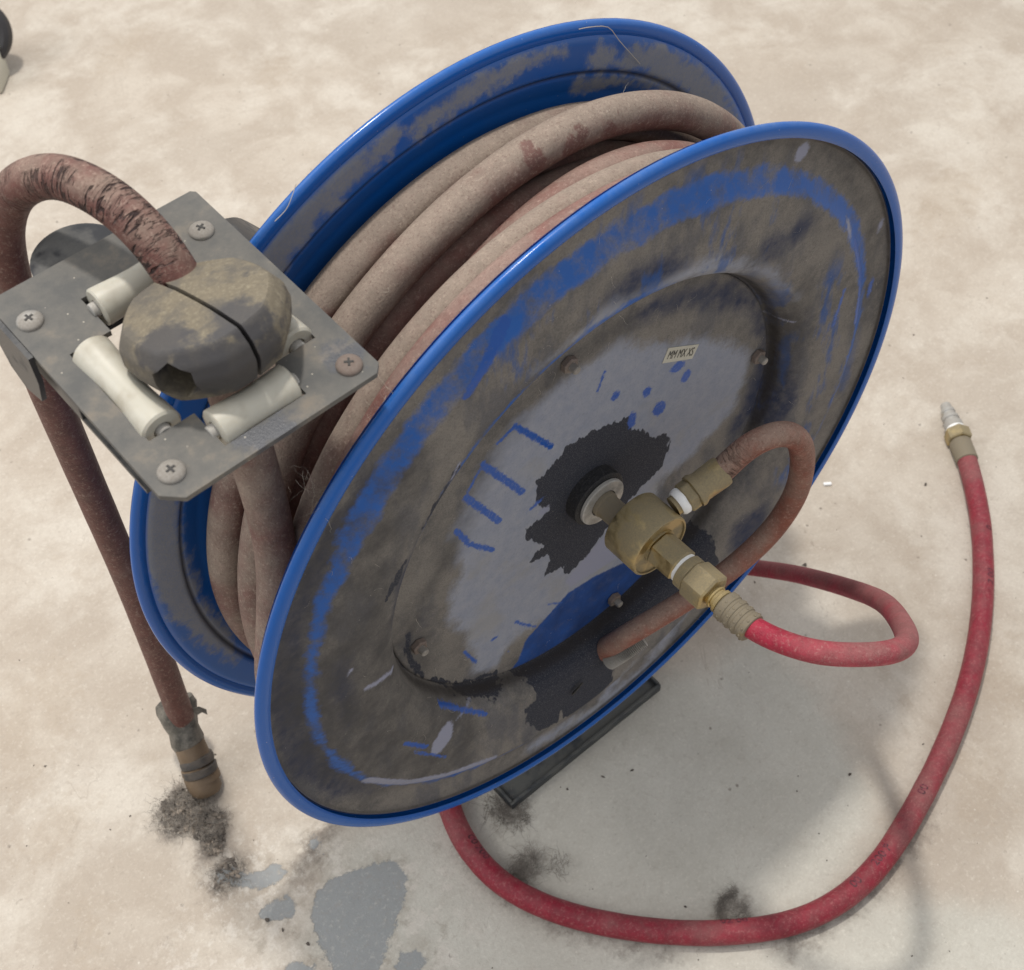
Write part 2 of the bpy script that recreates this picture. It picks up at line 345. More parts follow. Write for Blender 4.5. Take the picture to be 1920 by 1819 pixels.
# ------------------------------------------------------------------ floor
def floor_material():
    t = NT('concrete'); P = t.co()
    big = t.noise(3.2, 5, .6, .6); med = t.noise(14, 6, .62, .5); sm = t.noise(70, 5, .7); fine = t.noise(420, 4, .75)
    sx = t.n('ShaderNodeSeparateXYZ'); t.put(sx.inputs[0], P)
    c = t.mix(t.mapr(med, .38, .64, 0, 1, True), (.415, .355, .290), (.50, .445, .375))
    c = t.mix(t.mapr(big, .4, .65, 0, .7, True), c, (.40, .345, .285))
    c = t.mix(t.mapr(t.noise(7.5, 7, .68, .25), .46, .66, 0, .75, True), c, (.58, .535, .465)); c = t.mix(t.mapr(t.noise(19, 6, .7, .2), .56, .74, 0, .32, True), c, (.39, .32, .245))
    grey = t.mapr(t.math('ADD', t.attr('greyer'), t.mapr(med, .3, .7, -.05, .05)), -.10, .05, 1, 0, True)  # cool tint of the reel's soft shadow, painted into the concrete
    c = t.mix(t.math('MULTIPLY', grey, .88), c, t.mix(t.mapr(med, .35, .65), (.47, .455, .40), (.55, .535, .475)))
    c = t.mix(t.mapr(sm, .52, .72, 0, .2, True), c, (.36, .31, .26))
    e = t.mapr(t.noise(95, 5, .75), .25, .75, -.009, .009)
    e3 = t.mapr(t.noise(120, 5, .75), .25, .75, -.004, .004); p1 = t.mapr(t.math('ADD', t.attr('patch'), e3), -.0008, .0012, 1, 0, True)
    halo = t.mapr(t.attr('patch'), 0, .02, .35, 0, True); c = t.mix(t.math('MULTIPLY', halo, t.mapr(sm, .4, .6)), c, (.26, .22, .17))
    st = t.mapr(t.math('ADD', t.attr('stain'), t.math('MULTIPLY', e, 2.2)), -.012, .012, 1, 0, True); c = t.mix(t.math('MULTIPLY', st, .22), c, (.33, .25, .17))
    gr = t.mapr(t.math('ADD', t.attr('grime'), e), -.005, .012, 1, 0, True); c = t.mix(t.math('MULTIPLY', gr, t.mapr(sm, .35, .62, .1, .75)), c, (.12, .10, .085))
    pv = t.voro(55); pit = t.math('MULTIPLY', t.mapr(pv.outputs['Distance'], .04, .09, 1, 0), t.mapr(t.noise(30), .52, .6))
    c = t.mix(t.math('MULTIPLY', pit, .75), c, (.16, .135, .11))
    pv2 = t.voro(190); c = t.mix(t.math('MULTIPLY', t.mapr(pv2.outputs['Distance'], .06, .14, 1, 0), t.mapr(t.noise(90), .5, .6, 0, .38)), c, (.17, .14, .115))
    lt = t.voro(130); c = t.mix(t.math('MULTIPLY', t.mapr(lt.outputs['Distance'], .04, .12, 1, 0), t.mapr(t.noise(45), .5, .62, 0, .6)), c, (.72, .69, .62))
    c = t.mix(t.math('MULTIPLY', t.mapr(t.attr('rough'), -.02, .03, 1, 0, True), t.mapr(t.noise(60, 5, .75), .5, .62, 0, .65, True)), c, (.60, .56, .50)); c = t.mix(t.math('MULTIPLY', t.mapr(t.attr('rough'), -.02, .03, 1, 0, True), t.mapr(t.noise(48, 6, .75), .55, .66, 0, .5, True)), c, (.27, .235, .19))
    c = t.mix(t.math('MULTIPLY', p1, t.mapr(sm, .3, .6, .8, .95)), c, t.mix(t.mapr(sm, .3, .7), (.215, .235, .25), (.285, .30, .30)))
    cr = t.mapr(t.math('ABSOLUTE', t.math('SUBTRACT', t.noise(4.5, 6, .62, 1.2), .5)), .0, .0035, 1, 0); c = t.mix(t.math('MULTIPLY', cr, t.mapr(med, .5, .6, 0, .33)), c, (.25, .2, .16))
    c = t.mix(t.mapr(fine, .3, .6, .2, 0), c, (.3, .26, .22)); c = t.mix(t.mapr(t.noise(210, 5, .8), .54, .7, 0, .3), c, (.70, .66, .58)); c = t.mix(t.mapr(t.noise(160, 5, .8), .54, .68, 0, .3), c, (.28, .24, .20))
    h = t.math('ADD', t.math('MULTIPLY', sm, .8), t.math('SUBTRACT', t.math('MULTIPLY', fine, .35), t.math('MULTIPLY', pit, .8)))
    h = t.math('SUBTRACT', h, t.math('MULTIPLY', p1, .5))
    c = t.mix(t.math('MULTIPLY', t.mapr(t.math('ADD', t.attr('scratch'), t.mapr(t.noise(260, 3, .7), .3, .7, -.0012, .0012)), -.0003, .0008, 1, 0, True), .5), c, (.26, .22, .18))
    return t.done(c, t.mapr(sm, .3, .7, .62, .85), 0, t.bump(h, .6, .0018), .3)
def grid1(a, b, da, db, step):
    return np.r_[np.linspace(a, da, 14)[:-1], np.arange(da, db, step), np.linspace(db, b, 14)]
gx = grid1(-7, 7, -.55, .95, .006); gy = grid1(-5, 9, -.42, 1.35, .007)
GX, GY = np.meshgrid(gx, gy, indexing='ij'); FV = np.c_[GX.ravel(), GY.ravel(), np.zeros(GX.size)]; ny = len(gy)
FF = [(i*ny+j, (i+1)*ny+j, (i+1)*ny+j+1, i*ny+j+1) for i in range(len(gx)-1) for j in range(ny-1)]
fp = FV[:, :2]
patch = [ [(-0.23018, 0.05811),(-0.2123, 0.05602),(-0.18942, 0.04701),(-0.17613, 0.0382),(-0.17575, 0.0243),(-0.18917, 0.00934),(-0.20018, 0.00323),(-0.2237, -0.01201),(-0.24501, -0.02796),(-0.26208, -0.01324),(-0.25552, 0.01549),(-0.25026, 0.03628),(-0.2427, 0.05047)],
  [(-0.26939, 0.07358),(-0.25152, 0.06864),(-0.2507, 0.0574),(-0.25926, 0.05179),(-0.27407, 0.06306),(-0.27714, 0.07245)], [(-0.28908, 0.12262),(-0.27213, 0.11607),(-0.26343, 0.10037),(-0.24421, 0.09347),(-0.24089, 0.08352),(-0.25181, 0.08221),(-0.26973, 0.09079),(-0.28184, 0.10825)],
  [(-0.21648, -0.01824),(-0.20406, -0.02397),(-0.20293, -0.03493),(-0.21554, -0.03883),(-0.22697, -0.02895)], [(-0.27795, 0.02989),(-0.26608, 0.01368),(-0.27421, 0.00207),(-0.29423, 0.01935)], ('e',)+(-0.21329, 0.09258)+(.004,.003,0), ('e',)+(-0.21429, 0.08067)+(.004,.003,0)]
stain = [[(-0.36925, 0.16008),(-0.36267, 0.15437),(-0.3868, 0.10903),(-0.3955, 0.11654)], ('e',)+(0.19852, 1.09132)+(.05,.02,.5), ('e',)+(0.31855, 0.92748)+(.03,.02,.5), ('e',)+(0.19702, -0.20463)+(.035,.02,.8), ('e',)+(0.29165, -0.15785)+(.04,.02,.8), ('e',)+(-0.33092, 0.31675)+(.06,.03,.8), ('e',)+(0.04598, 0.64115)+(.05,.02,.3), ('e',)+(0.71708, 0.23252)+(.06,.03,.3), ('e',)+(-0.35927, 0.22792)+(.03,.02,0)]
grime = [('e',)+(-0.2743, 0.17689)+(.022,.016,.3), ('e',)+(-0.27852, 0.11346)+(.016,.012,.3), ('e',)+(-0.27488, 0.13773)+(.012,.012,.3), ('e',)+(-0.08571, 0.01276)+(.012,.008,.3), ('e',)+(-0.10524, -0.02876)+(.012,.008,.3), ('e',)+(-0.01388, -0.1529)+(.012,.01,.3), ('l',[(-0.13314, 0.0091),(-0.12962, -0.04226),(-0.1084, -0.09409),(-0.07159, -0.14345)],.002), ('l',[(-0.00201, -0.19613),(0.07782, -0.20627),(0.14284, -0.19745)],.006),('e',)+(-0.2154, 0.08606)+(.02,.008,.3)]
greyer = [[(-0.09331, 0.0783),(0.09196, 0.02393),(0.17326, -0.00015),(0.17779, -0.07751),(0.12131, -0.1899),(0.06617, -0.19617),(0.14611, -0.2863),(0.11925, -0.38401),(-0.27045, -0.06227),(-0.26784, 0.03116),(-0.20871, 0.07472)]]
scr = [('l', [(-0.2053, 0.37203),(-0.20809, 0.3565),(-0.20912, 0.34322)], .0006), ('l', [(0.42606, 0.11465),(0.4584, 0.09024),(0.4972, 0.07095)], .0003), ('l', [(0.4699, -0.01152),(0.4565, -0.04499)], .0004), ('l', [(0.27933, 0.04878),(0.27044, 0.02226)], .0010), ('l', [(-0.27037, 0.49281),(-0.22032, 0.46784),(-0.19367, 0.44815)], .0004), ('l', [(0.12201, -0.05421),(0.1705, -0.10606),(0.20454, -0.13147)], .0003), ('l', [(-0.3849, 0.14762),(-0.39099, 0.13256)], .001), ('l', [(-0.40636, 0.1975),(-0.39695, 0.19041)], .0016), ('l', [(0.14215, -0.20801),(0.17311, -0.25686)], .0003), ('e',)+(-0.19897, 0.07457)+(.004, .002, 0), ('e',)+(0.3847, 0.02288)+(.002, .001, 0)]
roughp = [[(-0.24187, 0.12585),(-0.17696, 0.06381),(-0.13615, 0.01171),(-0.17871, -0.06523),(-0.30201, 0.02121),(-0.35136, 0.08386),(-0.30528, 0.11522)]]
fl = mk('floor', FV, FF, floor_material(), attrs=dict(patch=sdf(fp, patch), stain=sdf(fp, stain), grime=sdf(fp, grime), rough=sdf(fp, roughp), scratch=sdf(fp, scr), greyer=np.clip(sdf(fp, greyer)*4, -.12, .12)))
fl['kind'] = 'structure'

# ------------------------------------------------------------------ hose reel
HZ = .315; WID = .1227
reel = thing('hose_reel', 'dusty blue steel air hose reel standing on the concrete floor', 'hose reel', (0, .06, 0))
def disc(name, prof, mat, nang, marks, extra):
    """prof: list (r, y) fine; disc about the axis x=0,z=HZ"""
    prof = np.array(prof); n = nang; th = 2*math.pi*np.arange(n)/n; m = len(prof)
    V = np.zeros((m, n, 3)); V[:, :, 0] = prof[:, 0:1]*np.cos(th); V[:, :, 1] = prof[:, 1:2]; V[:, :, 2] = HZ+prof[:, 0:1]*np.sin(th)
    V = V.reshape(-1, 3); F = [(i*n+k, i*n+(k+1) % n, (i+1)*n+(k+1) % n, (i+1)*n+k) for i in range(m-1) for k in range(n)]
    P2 = V[:, [0, 2]]; at = {k: sdf(P2, v) for k, v in marks.items()}
    at.update(extra(V)); o = mk(name, V, F, mat, reel, sharp=60, attrs=at); return o
def refine(keys, step=.0014):
    out = []
    for (r0, y0), (r1, y1) in zip(keys[:-1], keys[1:]):
        L = math.hypot(r1-r0, y1-y0); k = max(1, int(round(L/step)))
        for j in range(k): out.append((r0+(r1-r0)*j/k, y0+(y1-y0)*j/k))
    out.append(keys[-1]); return out
def rnd(keys, it=1):
    P = np.array(refine(keys, .0007))
    for _ in range(it*3): P[1:-1] = .25*P[:-2]+.5*P[1:-1]+.25*P[2:]
    return P[::2] if len(P) % 2 else np.r_[P[::2], P[-1:]]
arc = lambda cr, cy, rr, a0, a1, k: [(cr+rr*math.cos(R_(a0+(a1-a0)*i/k)), cy+rr*math.sin(R_(a0+(a1-a0)*i/k))) for i in range(k+1)]
# rolled rim: starts at the flat outer zone, curls outward (towards -y) and over
roll = [(.2455+.0045*math.cos(R_(150-290*i/18)), .0012+.0030*math.sin(R_(150-290*i/18))) for i in range(19)]          # in (r, y)
keysF = [(.118, .0262), (.1500, .0262), (.1535, .0235), (.1555, .0150), (.1590, .0085), (.1650, .0045), (.1760, .0022), (.2090, .0006), (.2120, .0010), (.2205, .0050), (.2245, .0056), (.2400, .0044), (.2410, .0032)]
profF = [tuple(p) for p in rnd(keysF)]+roll
TOP = R_(90)
def exF(V):
    r = np.hypot(V[:, 0], V[:, 2]-HZ); a = np.degrees(np.arctan2(V[:, 2]-HZ, V[:, 0])) % 360
    rim = np.clip((r-.2412)/.0008, 0, 1); rim[(V[:, 1] > .002) & (r < .2425)] *= .3
    ring = np.abs(r-.2162)-.0068
    wgt = np.interp(a, [0, 30, 60, 75, 140, 158, 175, 215, 232, 245, 270, 330, 360], [.002, .001, .001, -.002, .0005, .0045, .005, .0042, .003, .005, .007, .004, .002])
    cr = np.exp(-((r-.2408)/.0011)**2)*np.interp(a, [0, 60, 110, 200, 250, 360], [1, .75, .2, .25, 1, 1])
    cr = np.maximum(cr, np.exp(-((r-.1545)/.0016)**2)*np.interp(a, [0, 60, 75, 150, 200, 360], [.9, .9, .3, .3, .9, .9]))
    shoulder = np.abs(r-.160)-.007+np.interp(a, [0, 65, 80, 110, 140, 160, 360], [.02, .02, 0, -.001, .002, .02, .02])
    return dict(rim=rim, ring=np.minimum(ring+wgt, shoulder), crease=np.clip(cr, 0, 1))
FC = 0.003
marksF = dict(
 clean=[('l', [(-0.07339, 0.52219), (-0.0884, 0.50661), (-0.09989, 0.49554)], .003), ('l', [(-0.07602, 0.18768), (-0.04612, 0.17178)], .0016), ('l', [(-0.13418, 0.23097), (-0.12189, 0.21172), (-0.10393, 0.18737)], .0013),
  ('l', [(-0.16656, 0.23293), (-0.1528, 0.21012)], .0016), ('l', [(-0.16136, 0.21492), (-0.14079, 0.18117)], .0009), ('e',)+(0.22468, 0.35138)+(.002, .008, 0), ('l', [(0.18921, 0.37548), (0.1868, 0.34671)], .0012),
  ('l', [(-0.05551, 0.46021), (-0.04494, 0.46802)], .001), ('e',)+(0.05222, 0.45549)+(.006, .003, .3), ('e',)+(0.00518, 0.47123)+(.012, .004, .6), ('l', [(0.18955, 0.41402), (0.20591, 0.37382), (0.21033, 0.33377)], .002)],
 pale=[('l', [(-0.12997, 0.41186), (-0.13547, 0.39844)], .0005), ('l', [(-0.12638, 0.20892), (-0.10953, 0.20349)], .0004), ('l', [(0.1132, 0.38124), (0.15285, 0.36774)], .0003), ('e',)+(0.12718, 0.5096)+(.005, .006, 0), ('e',)+(0.18052, 0.42917)+(.002, .008, .3), ('l', [(-0.18253, 0.31811), (-0.16348, 0.31113)], .0018), ('l', [(-0.1909, 0.34381), (-0.18856, 0.34556)], .001), ('e',)+(-0.14046, 0.20341)+(.008, .013, -.6),
  ('l', [(-0.19494, 0.22006), (-0.17109, 0.18467), (-0.14381, 0.15774), (-0.10492, 0.1304)], .0035), ('e',)+(0.21772, 0.40775)+(.002, .005, 0), ('l', [(-0.11123, 0.43924), (-0.10652, 0.44785)], .001)],
 oil=[[(0.10165, 0.19254), (0.10854, 0.15982), (0.08035, 0.14645), (0.03287, 0.1465), (0.01534, 0.13676), (0.00284, 0.12867), (0.00618, 0.12187), (0.00515, 0.10782), (-0.01388, 0.10073), (-0.03136, 0.10224), (-0.0415, 0.11237), (-0.04296, 0.12276), (-0.04751, 0.11037), (-0.06418, 0.12027), (-0.07462, 0.14425), (-0.07276, 0.1592), (-0.06194, 0.15861), (-0.06168, 0.17139), (-0.07481, 0.18271), (-0.09152, 0.18503), (-0.11354, 0.2084), (-0.1321, 0.24047), (-0.14535, 0.26991), (-0.15215, 0.2963), (-0.14392, 0.28375), (-0.12284, 0.25293), (-0.09499, 0.23031), (-0.05442, 0.21939), (0.00123, 0.21351), (0.03315, 0.21968), (0.07279, 0.2193)],
  ('l', [(-0.16, 0.38186), (-0.14556, 0.39958)], .0022), ('l', [(-0.13016, 0.41657), (-0.10745, 0.44447)], .0022)],
 navy=[[(0.16826, 0.29316), (0.13957, 0.36302), (0.12411, 0.40877), (0.10372, 0.43825), (0.11993, 0.40725), (0.12883, 0.37044), (0.13118, 0.33079), (0.11672, 0.30111), (0.09607, 0.27474), (0.13322, 0.26084), (0.1624, 0.27086)],
  [(-0.2364, 0.35883), (-0.21964, 0.41689), (-0.18793, 0.45682), (-0.15432, 0.47968), (-0.14798, 0.47039), (-0.1729, 0.44707), (-0.19463, 0.41906), (-0.20975, 0.38125), (-0.21889, 0.3137), (-0.2097, 0.24965), (-0.19399, 0.19873), (-0.22065, 0.2295), (-0.2378, 0.29468)],
  [(-0.19082, 0.3654), (-0.19099, 0.32112), (-0.19878, 0.29443), (-0.20411, 0.33674), (-0.19796, 0.36275)], [(-0.15383, 0.38748), (-0.13456, 0.40693), (-0.1119, 0.43127), (-0.10113, 0.4392), (-0.12516, 0.39814), (-0.14566, 0.36926), (-0.15684, 0.34964)],
  ('e',)+(0.13339, 0.45571)+(.011, .008, 0), ('e',)+(0.11336, 0.45576)+(.01, .012, 0), [(-0.0139, 0.49846), (0.00318, 0.50859), (0.03247, 0.50102), (0.04549, 0.48231), (0.01192, 0.48167)], ('e',)+(0.13674, 0.17319)+(.02, .02, 0)],
 soot=[[(-0.23767, 0.36039), (-0.21249, 0.43723), (-0.17338, 0.47237), (-0.13355, 0.50063), (-0.12418, 0.47433), (-0.14319, 0.41953), (-0.1584, 0.35131), (-0.15197, 0.28086), (-0.10996, 0.19697), (-0.12291, 0.13866), (-0.19488, 0.1924), (-0.22856, 0.26878)], ('l', [(0.14752, 0.39355), (0.15161, 0.32578), (0.13109, 0.27366), (0.09147, 0.2327)], .010), ('l', [(0.08686, 0.53961), (0.15118, 0.49653), (0.20554, 0.42511), (0.22297, 0.34452)], .003), ('l', [(-0.13059, 0.41243), (-0.0939, 0.44576), (-0.05536, 0.4679)], .006)],
 bluezone=[[(-0.10277, 0.50275), (-0.07667, 0.51931), (-0.03164, 0.54629), (0.02505, 0.54506), (0.0885, 0.52978), (0.12274, 0.47279), (0.09434, 0.44416), (0.01192, 0.48167), (-0.03796, 0.48567), (-0.08226, 0.47255)], [(0.13318, 0.41968), (0.205, 0.39198), (0.22642, 0.27164), (0.17736, 0.19467), (0.13652, 0.24101)]],
 thin=[[(-0.05856, 0.47787), (-0.00671, 0.49378), (0.06114, 0.47997), (0.11173, 0.44118), (0.14752, 0.39355), (0.10372, 0.43825), (0.05088, 0.46781), (-0.01332, 0.47993)], ('e',)+(0.00953, 0.0902)+(.006, .02, -.8), ('e',)+(0.06841, 0.10094)+(.006, .03, -.8), ('l', [(-0.06775, 0.0934), (-0.00596, 0.07667), (0.05365, 0.07872)], .004)],
 blue_shade=[('e', .5, .5, .01, .01, 0)])
front = disc('flange', profF, M_front, 1100, marksF, exF); front['label'] = 'front flange with brown dust, oily dark smears and finger wiped blue streaks'
keysR = [(.15, WID-.002), (.209, WID-.002), (.2125, WID-.0022), (.2165, WID-.0012), (.2185, WID+.002), (.2215, WID-.0040), (.2245, WID-.0055), (.2400, WID-.0045), (.2412, WID-.003)]
keysR = [(.15, WID+.0005), (.2085, WID+.0005), (.2195, WID-.0030), (.2212, WID-.0022), (.2230, WID-.0046), (.2395, WID-.0046), (.2408, WID-.0040)]
rollR = [(.2455+.0045*math.cos(R_(-140+290*i/18)), WID-.0012+.0030*math.sin(R_(-140+290*i/18))) for i in range(19)]
profR = [tuple(p) for p in rnd(keysR)]+rollR
RC = WID-.004
def exR(V):
    r = np.hypot(V[:, 0], V[:, 2]-HZ); rim = np.clip((r-.2408)/.001, 0, 1)
    return dict(rim=rim, crease=np.exp(-((r-.2212)/.0009)**2)*.9)
marksR = dict(thin=[[(-0.1346, 0.52498), (-0.10466, 0.53709), (-0.0846, 0.54521), (-0.07454, 0.54928), (-0.05897, 0.54736), (-0.04535, 0.55286), (-0.04112, 0.54758), (-0.04915, 0.53581), (-0.06065, 0.53547), (-0.06754, 0.5327), (-0.08079, 0.53019), (-0.08203, 0.52258), (-0.095, 0.52164), (-0.10986, 0.50996), (-0.12143, 0.49953), (-0.15317, 0.48387)],
  [(-0.03769, 0.53462), (-0.03958, 0.54679), (-0.00896, 0.55342), (0.02898, 0.554), (0.06122, 0.54793), (0.06492, 0.54053), (0.04294, 0.54437), (0.02848, 0.54167), (0.00736, 0.54233), (-0.02717, 0.53885)],
  [(0.07819, 0.53117), (0.09148, 0.53645), (0.09955, 0.52789), (0.09795, 0.51866), (0.08418, 0.5201)], [(0.11569, 0.52218), (0.13644, 0.51612), (0.16418, 0.49127), (0.18967, 0.46463), (0.2121, 0.42226), (0.18402, 0.4365), (0.15241, 0.4788), (0.11242, 0.50847), (0.10003, 0.516)],
  [(-0.22723, 0.42722), (-0.20675, 0.40987), (-0.21536, 0.36523), (-0.21623, 0.30755), (-0.20431, 0.24711), (-0.2122, 0.23005), (-0.23312, 0.28452), (-0.24156, 0.34405), (-0.23663, 0.38977)], ('l', [(0.07651, 0.51535), (0.12126, 0.49733), (0.16755, 0.46026)], .004)])
rear = disc('flange', profR, M_rear, 900, marksR, exR); rear['label'] = 'rear flange with glossy blue inner face and dust film'
# back skins give both stampings thickness
def skin(prof, off, parent, mat):
    P = np.array(prof)[:-10]; P = P[::4]
    prof2 = [(r, y+off-HZ*0) for r, y in P]; V, F = lathe(prof2, (0, 0, HZ), (0, 1, 0), 160, (False, False)); return mk('back_face', V, F, mat, parent)
t = NT('blue_plain'); M_blue = t.done(t.mix(t.mapr(t.noise(60), .4, .7, 0, .5), BLUE, (.12, .13, .17)), .45)
skin(profF, .0016, front, M_blue); skin(profR, .0016, rear, M_blue)
V, F = lathe([(.125, .028), (.125, WID+.001)], (0, 0, HZ), (0, 1, 0), 96, (False, False)); mk('drum', V, F, M_black, reel)
# hub plate
PY_ = .0232
pm = np.linspace(.012, .1518, 105); profP = [(r, PY_) for r in pm]+[(.1524, PY_+.0006), (.1524, PY_+.003)]
marksP = dict(
 thin=[[(0.01852, 0.43113), (0.04827, 0.40628), (0.09345, 0.38384), (0.13669, 0.33993), (0.12888, 0.2953), (0.09191, 0.27601), (0.06326, 0.27211), (0.04964, 0.22574), (0.0396, 0.18455), (-0.02902, 0.20811), (-0.06556, 0.2143), (-0.07991, 0.1967), (-0.09891, 0.21299), (-0.09799, 0.25587), (-0.11358, 0.29054), (-0.09877, 0.32596), (-0.10135, 0.36456), (-0.08009, 0.40271), (-0.05711, 0.42372), (-0.02368, 0.42804)]],
 oil=[[(0.03064, 0.3599), (0.0331, 0.3464), (0.04189, 0.3385), (0.05229, 0.32375), (0.06494, 0.31934), (0.06754, 0.30011), (0.06207, 0.28689), (0.05286, 0.28422), (0.03793, 0.27652), (0.0258, 0.26801), (0.0122, 0.26016), (-0.0041, 0.24647), (-0.01509, 0.24136), (-0.02104, 0.24597), (-0.01969, 0.25488), (-0.02821, 0.25779), (-0.03709, 0.25933), (-0.03294, 0.2735), (-0.03503, 0.28068), (-0.04783, 0.28608), (-0.04217, 0.29086), (-0.03659, 0.29177), (-0.05171, 0.31248), (-0.051, 0.32252), (-0.03945, 0.32262), (-0.03235, 0.32521), (-0.04359, 0.34029), (-0.04297, 0.34982), (-0.04194, 0.36029), (-0.03072, 0.36251), (-0.01944, 0.37284), (0.00049, 0.37014), (0.01771, 0.36421)],
  ('l', [(-0.13261, 0.24068), (-0.11006, 0.20966), (-0.08032, 0.18889)], .002), ('l', [(-0.13989, 0.30113), (-0.14193, 0.27353), (-0.13415, 0.2457)], .002)],
 blue_shade=[[(0.0385, 0.20504), (0.00685, 0.21674), (-0.01731, 0.22055), (-0.0369, 0.21049), (-0.05417, 0.20189), (-0.0612, 0.18449), (-0.06942, 0.17634), (-0.02401, 0.15131), (0.022, 0.15836), (0.05483, 0.16958), (0.09674, 0.18243), (0.06949, 0.19484)]],
 clean=[('l', [(-0.05513, 0.41831), (-0.03053, 0.38131)], .0019), ('l', [(-0.05513, 0.41831), (-0.06814, 0.41384)], .001), ('l', [(-0.07811, 0.40512), (-0.05189, 0.35852)], .0022), ('l', [(-0.07886, 0.40484), (-0.08972, 0.39025)], .0009), ('l', [(-0.09101, 0.38763), (-0.06965, 0.34723)], .0022),
  ('l', [(-0.09942, 0.36527), (-0.09154, 0.34485), (-0.07559, 0.32462)], .0017), ('e',)+(0.018, 0.38758)+(.0032, .0036, .6), ('e',)+(0.0436, 0.37169)+(.0034, .0042, .6), ('e',)+(0.05535, 0.34816)+(.0052, .0066, .5), ('e',)+(0.03262, 0.35502)+(.0034, .0072, 0),
  ('e',)+(0.06793, 0.37554)+(.0062, .0040, -.3), ('e',)+(0.07642, 0.36108)+(.0040, .0050, 0), ('l', [(0.00894, 0.414), (0.00375, 0.40176)], .0008), ('l', [(-0.06174, 0.23218), (-0.05408, 0.22021), (-0.04569, 0.20933)], .0010), ('e',)+(-0.07985, 0.23116)+(.0024, .0014, 0), ('l', [(-0.10327, 0.24153), (-0.09499, 0.21921)], .0011), ('l', [(-0.03441, 0.22464), (-0.02198, 0.2138)], .0005), ('e',)+(-0.04241, 0.33874)+(.005, .0016, .2), ('e',)+(-0.06917, 0.20363)+(.0008, .001, 0)],
 pale=[('e',)+(-0.03647, 0.3273)+(.004, .003, 0), [(0.04149, 0.23924), (0.03779, 0.21829), (0.00864, 0.22128), (-0.015, 0.22581), (-0.01967, 0.23667), (0.00779, 0.25251), (0.0262, 0.25902)]], soot=[('l', [(-0.13113, 0.25504), (-0.13818, 0.29929), (-0.12795, 0.32247), (-0.10213, 0.35527), (-0.06842, 0.41538), (-0.02736, 0.43899), (0.02579, 0.44239)], .006)], navy=[[(0.1133, 0.41354), (0.1335, 0.38812), (0.14941, 0.35021), (0.15753, 0.30417), (0.15286, 0.2717), (0.12983, 0.25369), (0.12415, 0.27596), (0.13594, 0.29154), (0.14307, 0.31565), (0.14324, 0.344), (0.12633, 0.38132), (0.09813, 0.40601), (0.06617, 0.42492), (0.0373, 0.43468), (0.02227, 0.44276), (0.04571, 0.44517), (0.07463, 0.43531)]], bluezone=[('e', .9, .9, .01, .01, 0)])
def exP(V):
    r = np.hypot(V[:, 0], V[:, 2]-HZ); return dict(rim=V[:, 0]*0, ring=V[:, 0]*0+.03, crease=np.exp(-((r-.1524)/.001)**2)*.5)
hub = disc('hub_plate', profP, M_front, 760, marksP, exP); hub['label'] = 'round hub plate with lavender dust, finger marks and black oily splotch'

# bolts through the hub plate
bm_bolt = None
for (x, z, big_) in ((-0.01891, 0.44119, 1.), (0.1411, 0.33418, 1.), (0.02393, 0.17335, 1.), (-0.13517, 0.28576, 1.)):
    o = (x, PY_, z)
    nut = mk('bolt_nut', *hexprism(.0052, -.0042, 0, o, (0, 1, 0), .0006), M_rust, hub)
    s = mk('bolt', *lathe([(.0021, -.0085), (.0026, -.0080), (.0026, -.0015)], o, (0, 1, 0), 20), M_screw, hub)
# sticker with its print
sx0 = np.array((0.0543, 0.0232, 0.38845)); sx1 = np.array((0.07992, 0.0232, 0.3743)); sx2 = np.array((0.08468, 0.0232, 0.38318)); sx3 = np.array((0.05857, 0.0232, 0.39824))
off = np.array((0, -.0004, 0)); C4 = [sx0+off, sx1+off, sx2+off, sx3+off]; B4 = [c+np.array((0, .0003, 0)) for c in C4]
st = mk('sticker', C4+B4, [(0, 1, 2, 3), (7, 6, 5, 4), (0, 4, 5, 1), (1, 5, 6, 2), (2, 6, 7, 3), (3, 7, 4, 0)], M_stick, hub)
def text_mesh(body, size, ext=0.0, bold=0.0):
    cu = bpy.data.curves.new('t', 'FONT'); cu.body = body; cu.size = size; cu.align_x = 'CENTER'; cu.align_y = 'CENTER'; cu.extrude = ext; cu.offset = bold; cu.resolution_u = 3
    o = bpy.data.objects.new('t', cu); col.objects.link(o); dg = bpy.context.evaluated_depsgraph_get(); me = bpy.data.meshes.new_from_object(o.evaluated_get(dg))
    V = np.array([v.co[:] for v in me.vertices]); F = [tuple(p.vertices) for p in me.polygons]; bpy.data.objects.remove(o); bpy.data.curves.remove(cu); bpy.data.meshes.remove(me); return V, F
TV, TF = text_mesh('MM MX XS', 1.0, 0, .0)
ex_ = (sx1-sx0); ey_ = (sx3-sx0); cen = (sx0+sx1+sx2+sx3)/4; tw = TV[:, 0].max()-TV[:, 0].min(); thh = TV[:, 1].max()-TV[:, 1].min()
T3 = [cen+ex_*(v[0]/tw*.84)+ey_*(v[1]/thh*.55)+np.array((0, -.0006, 0)) for v in TV]
mk('lettering', T3, TF, M_ink, st)

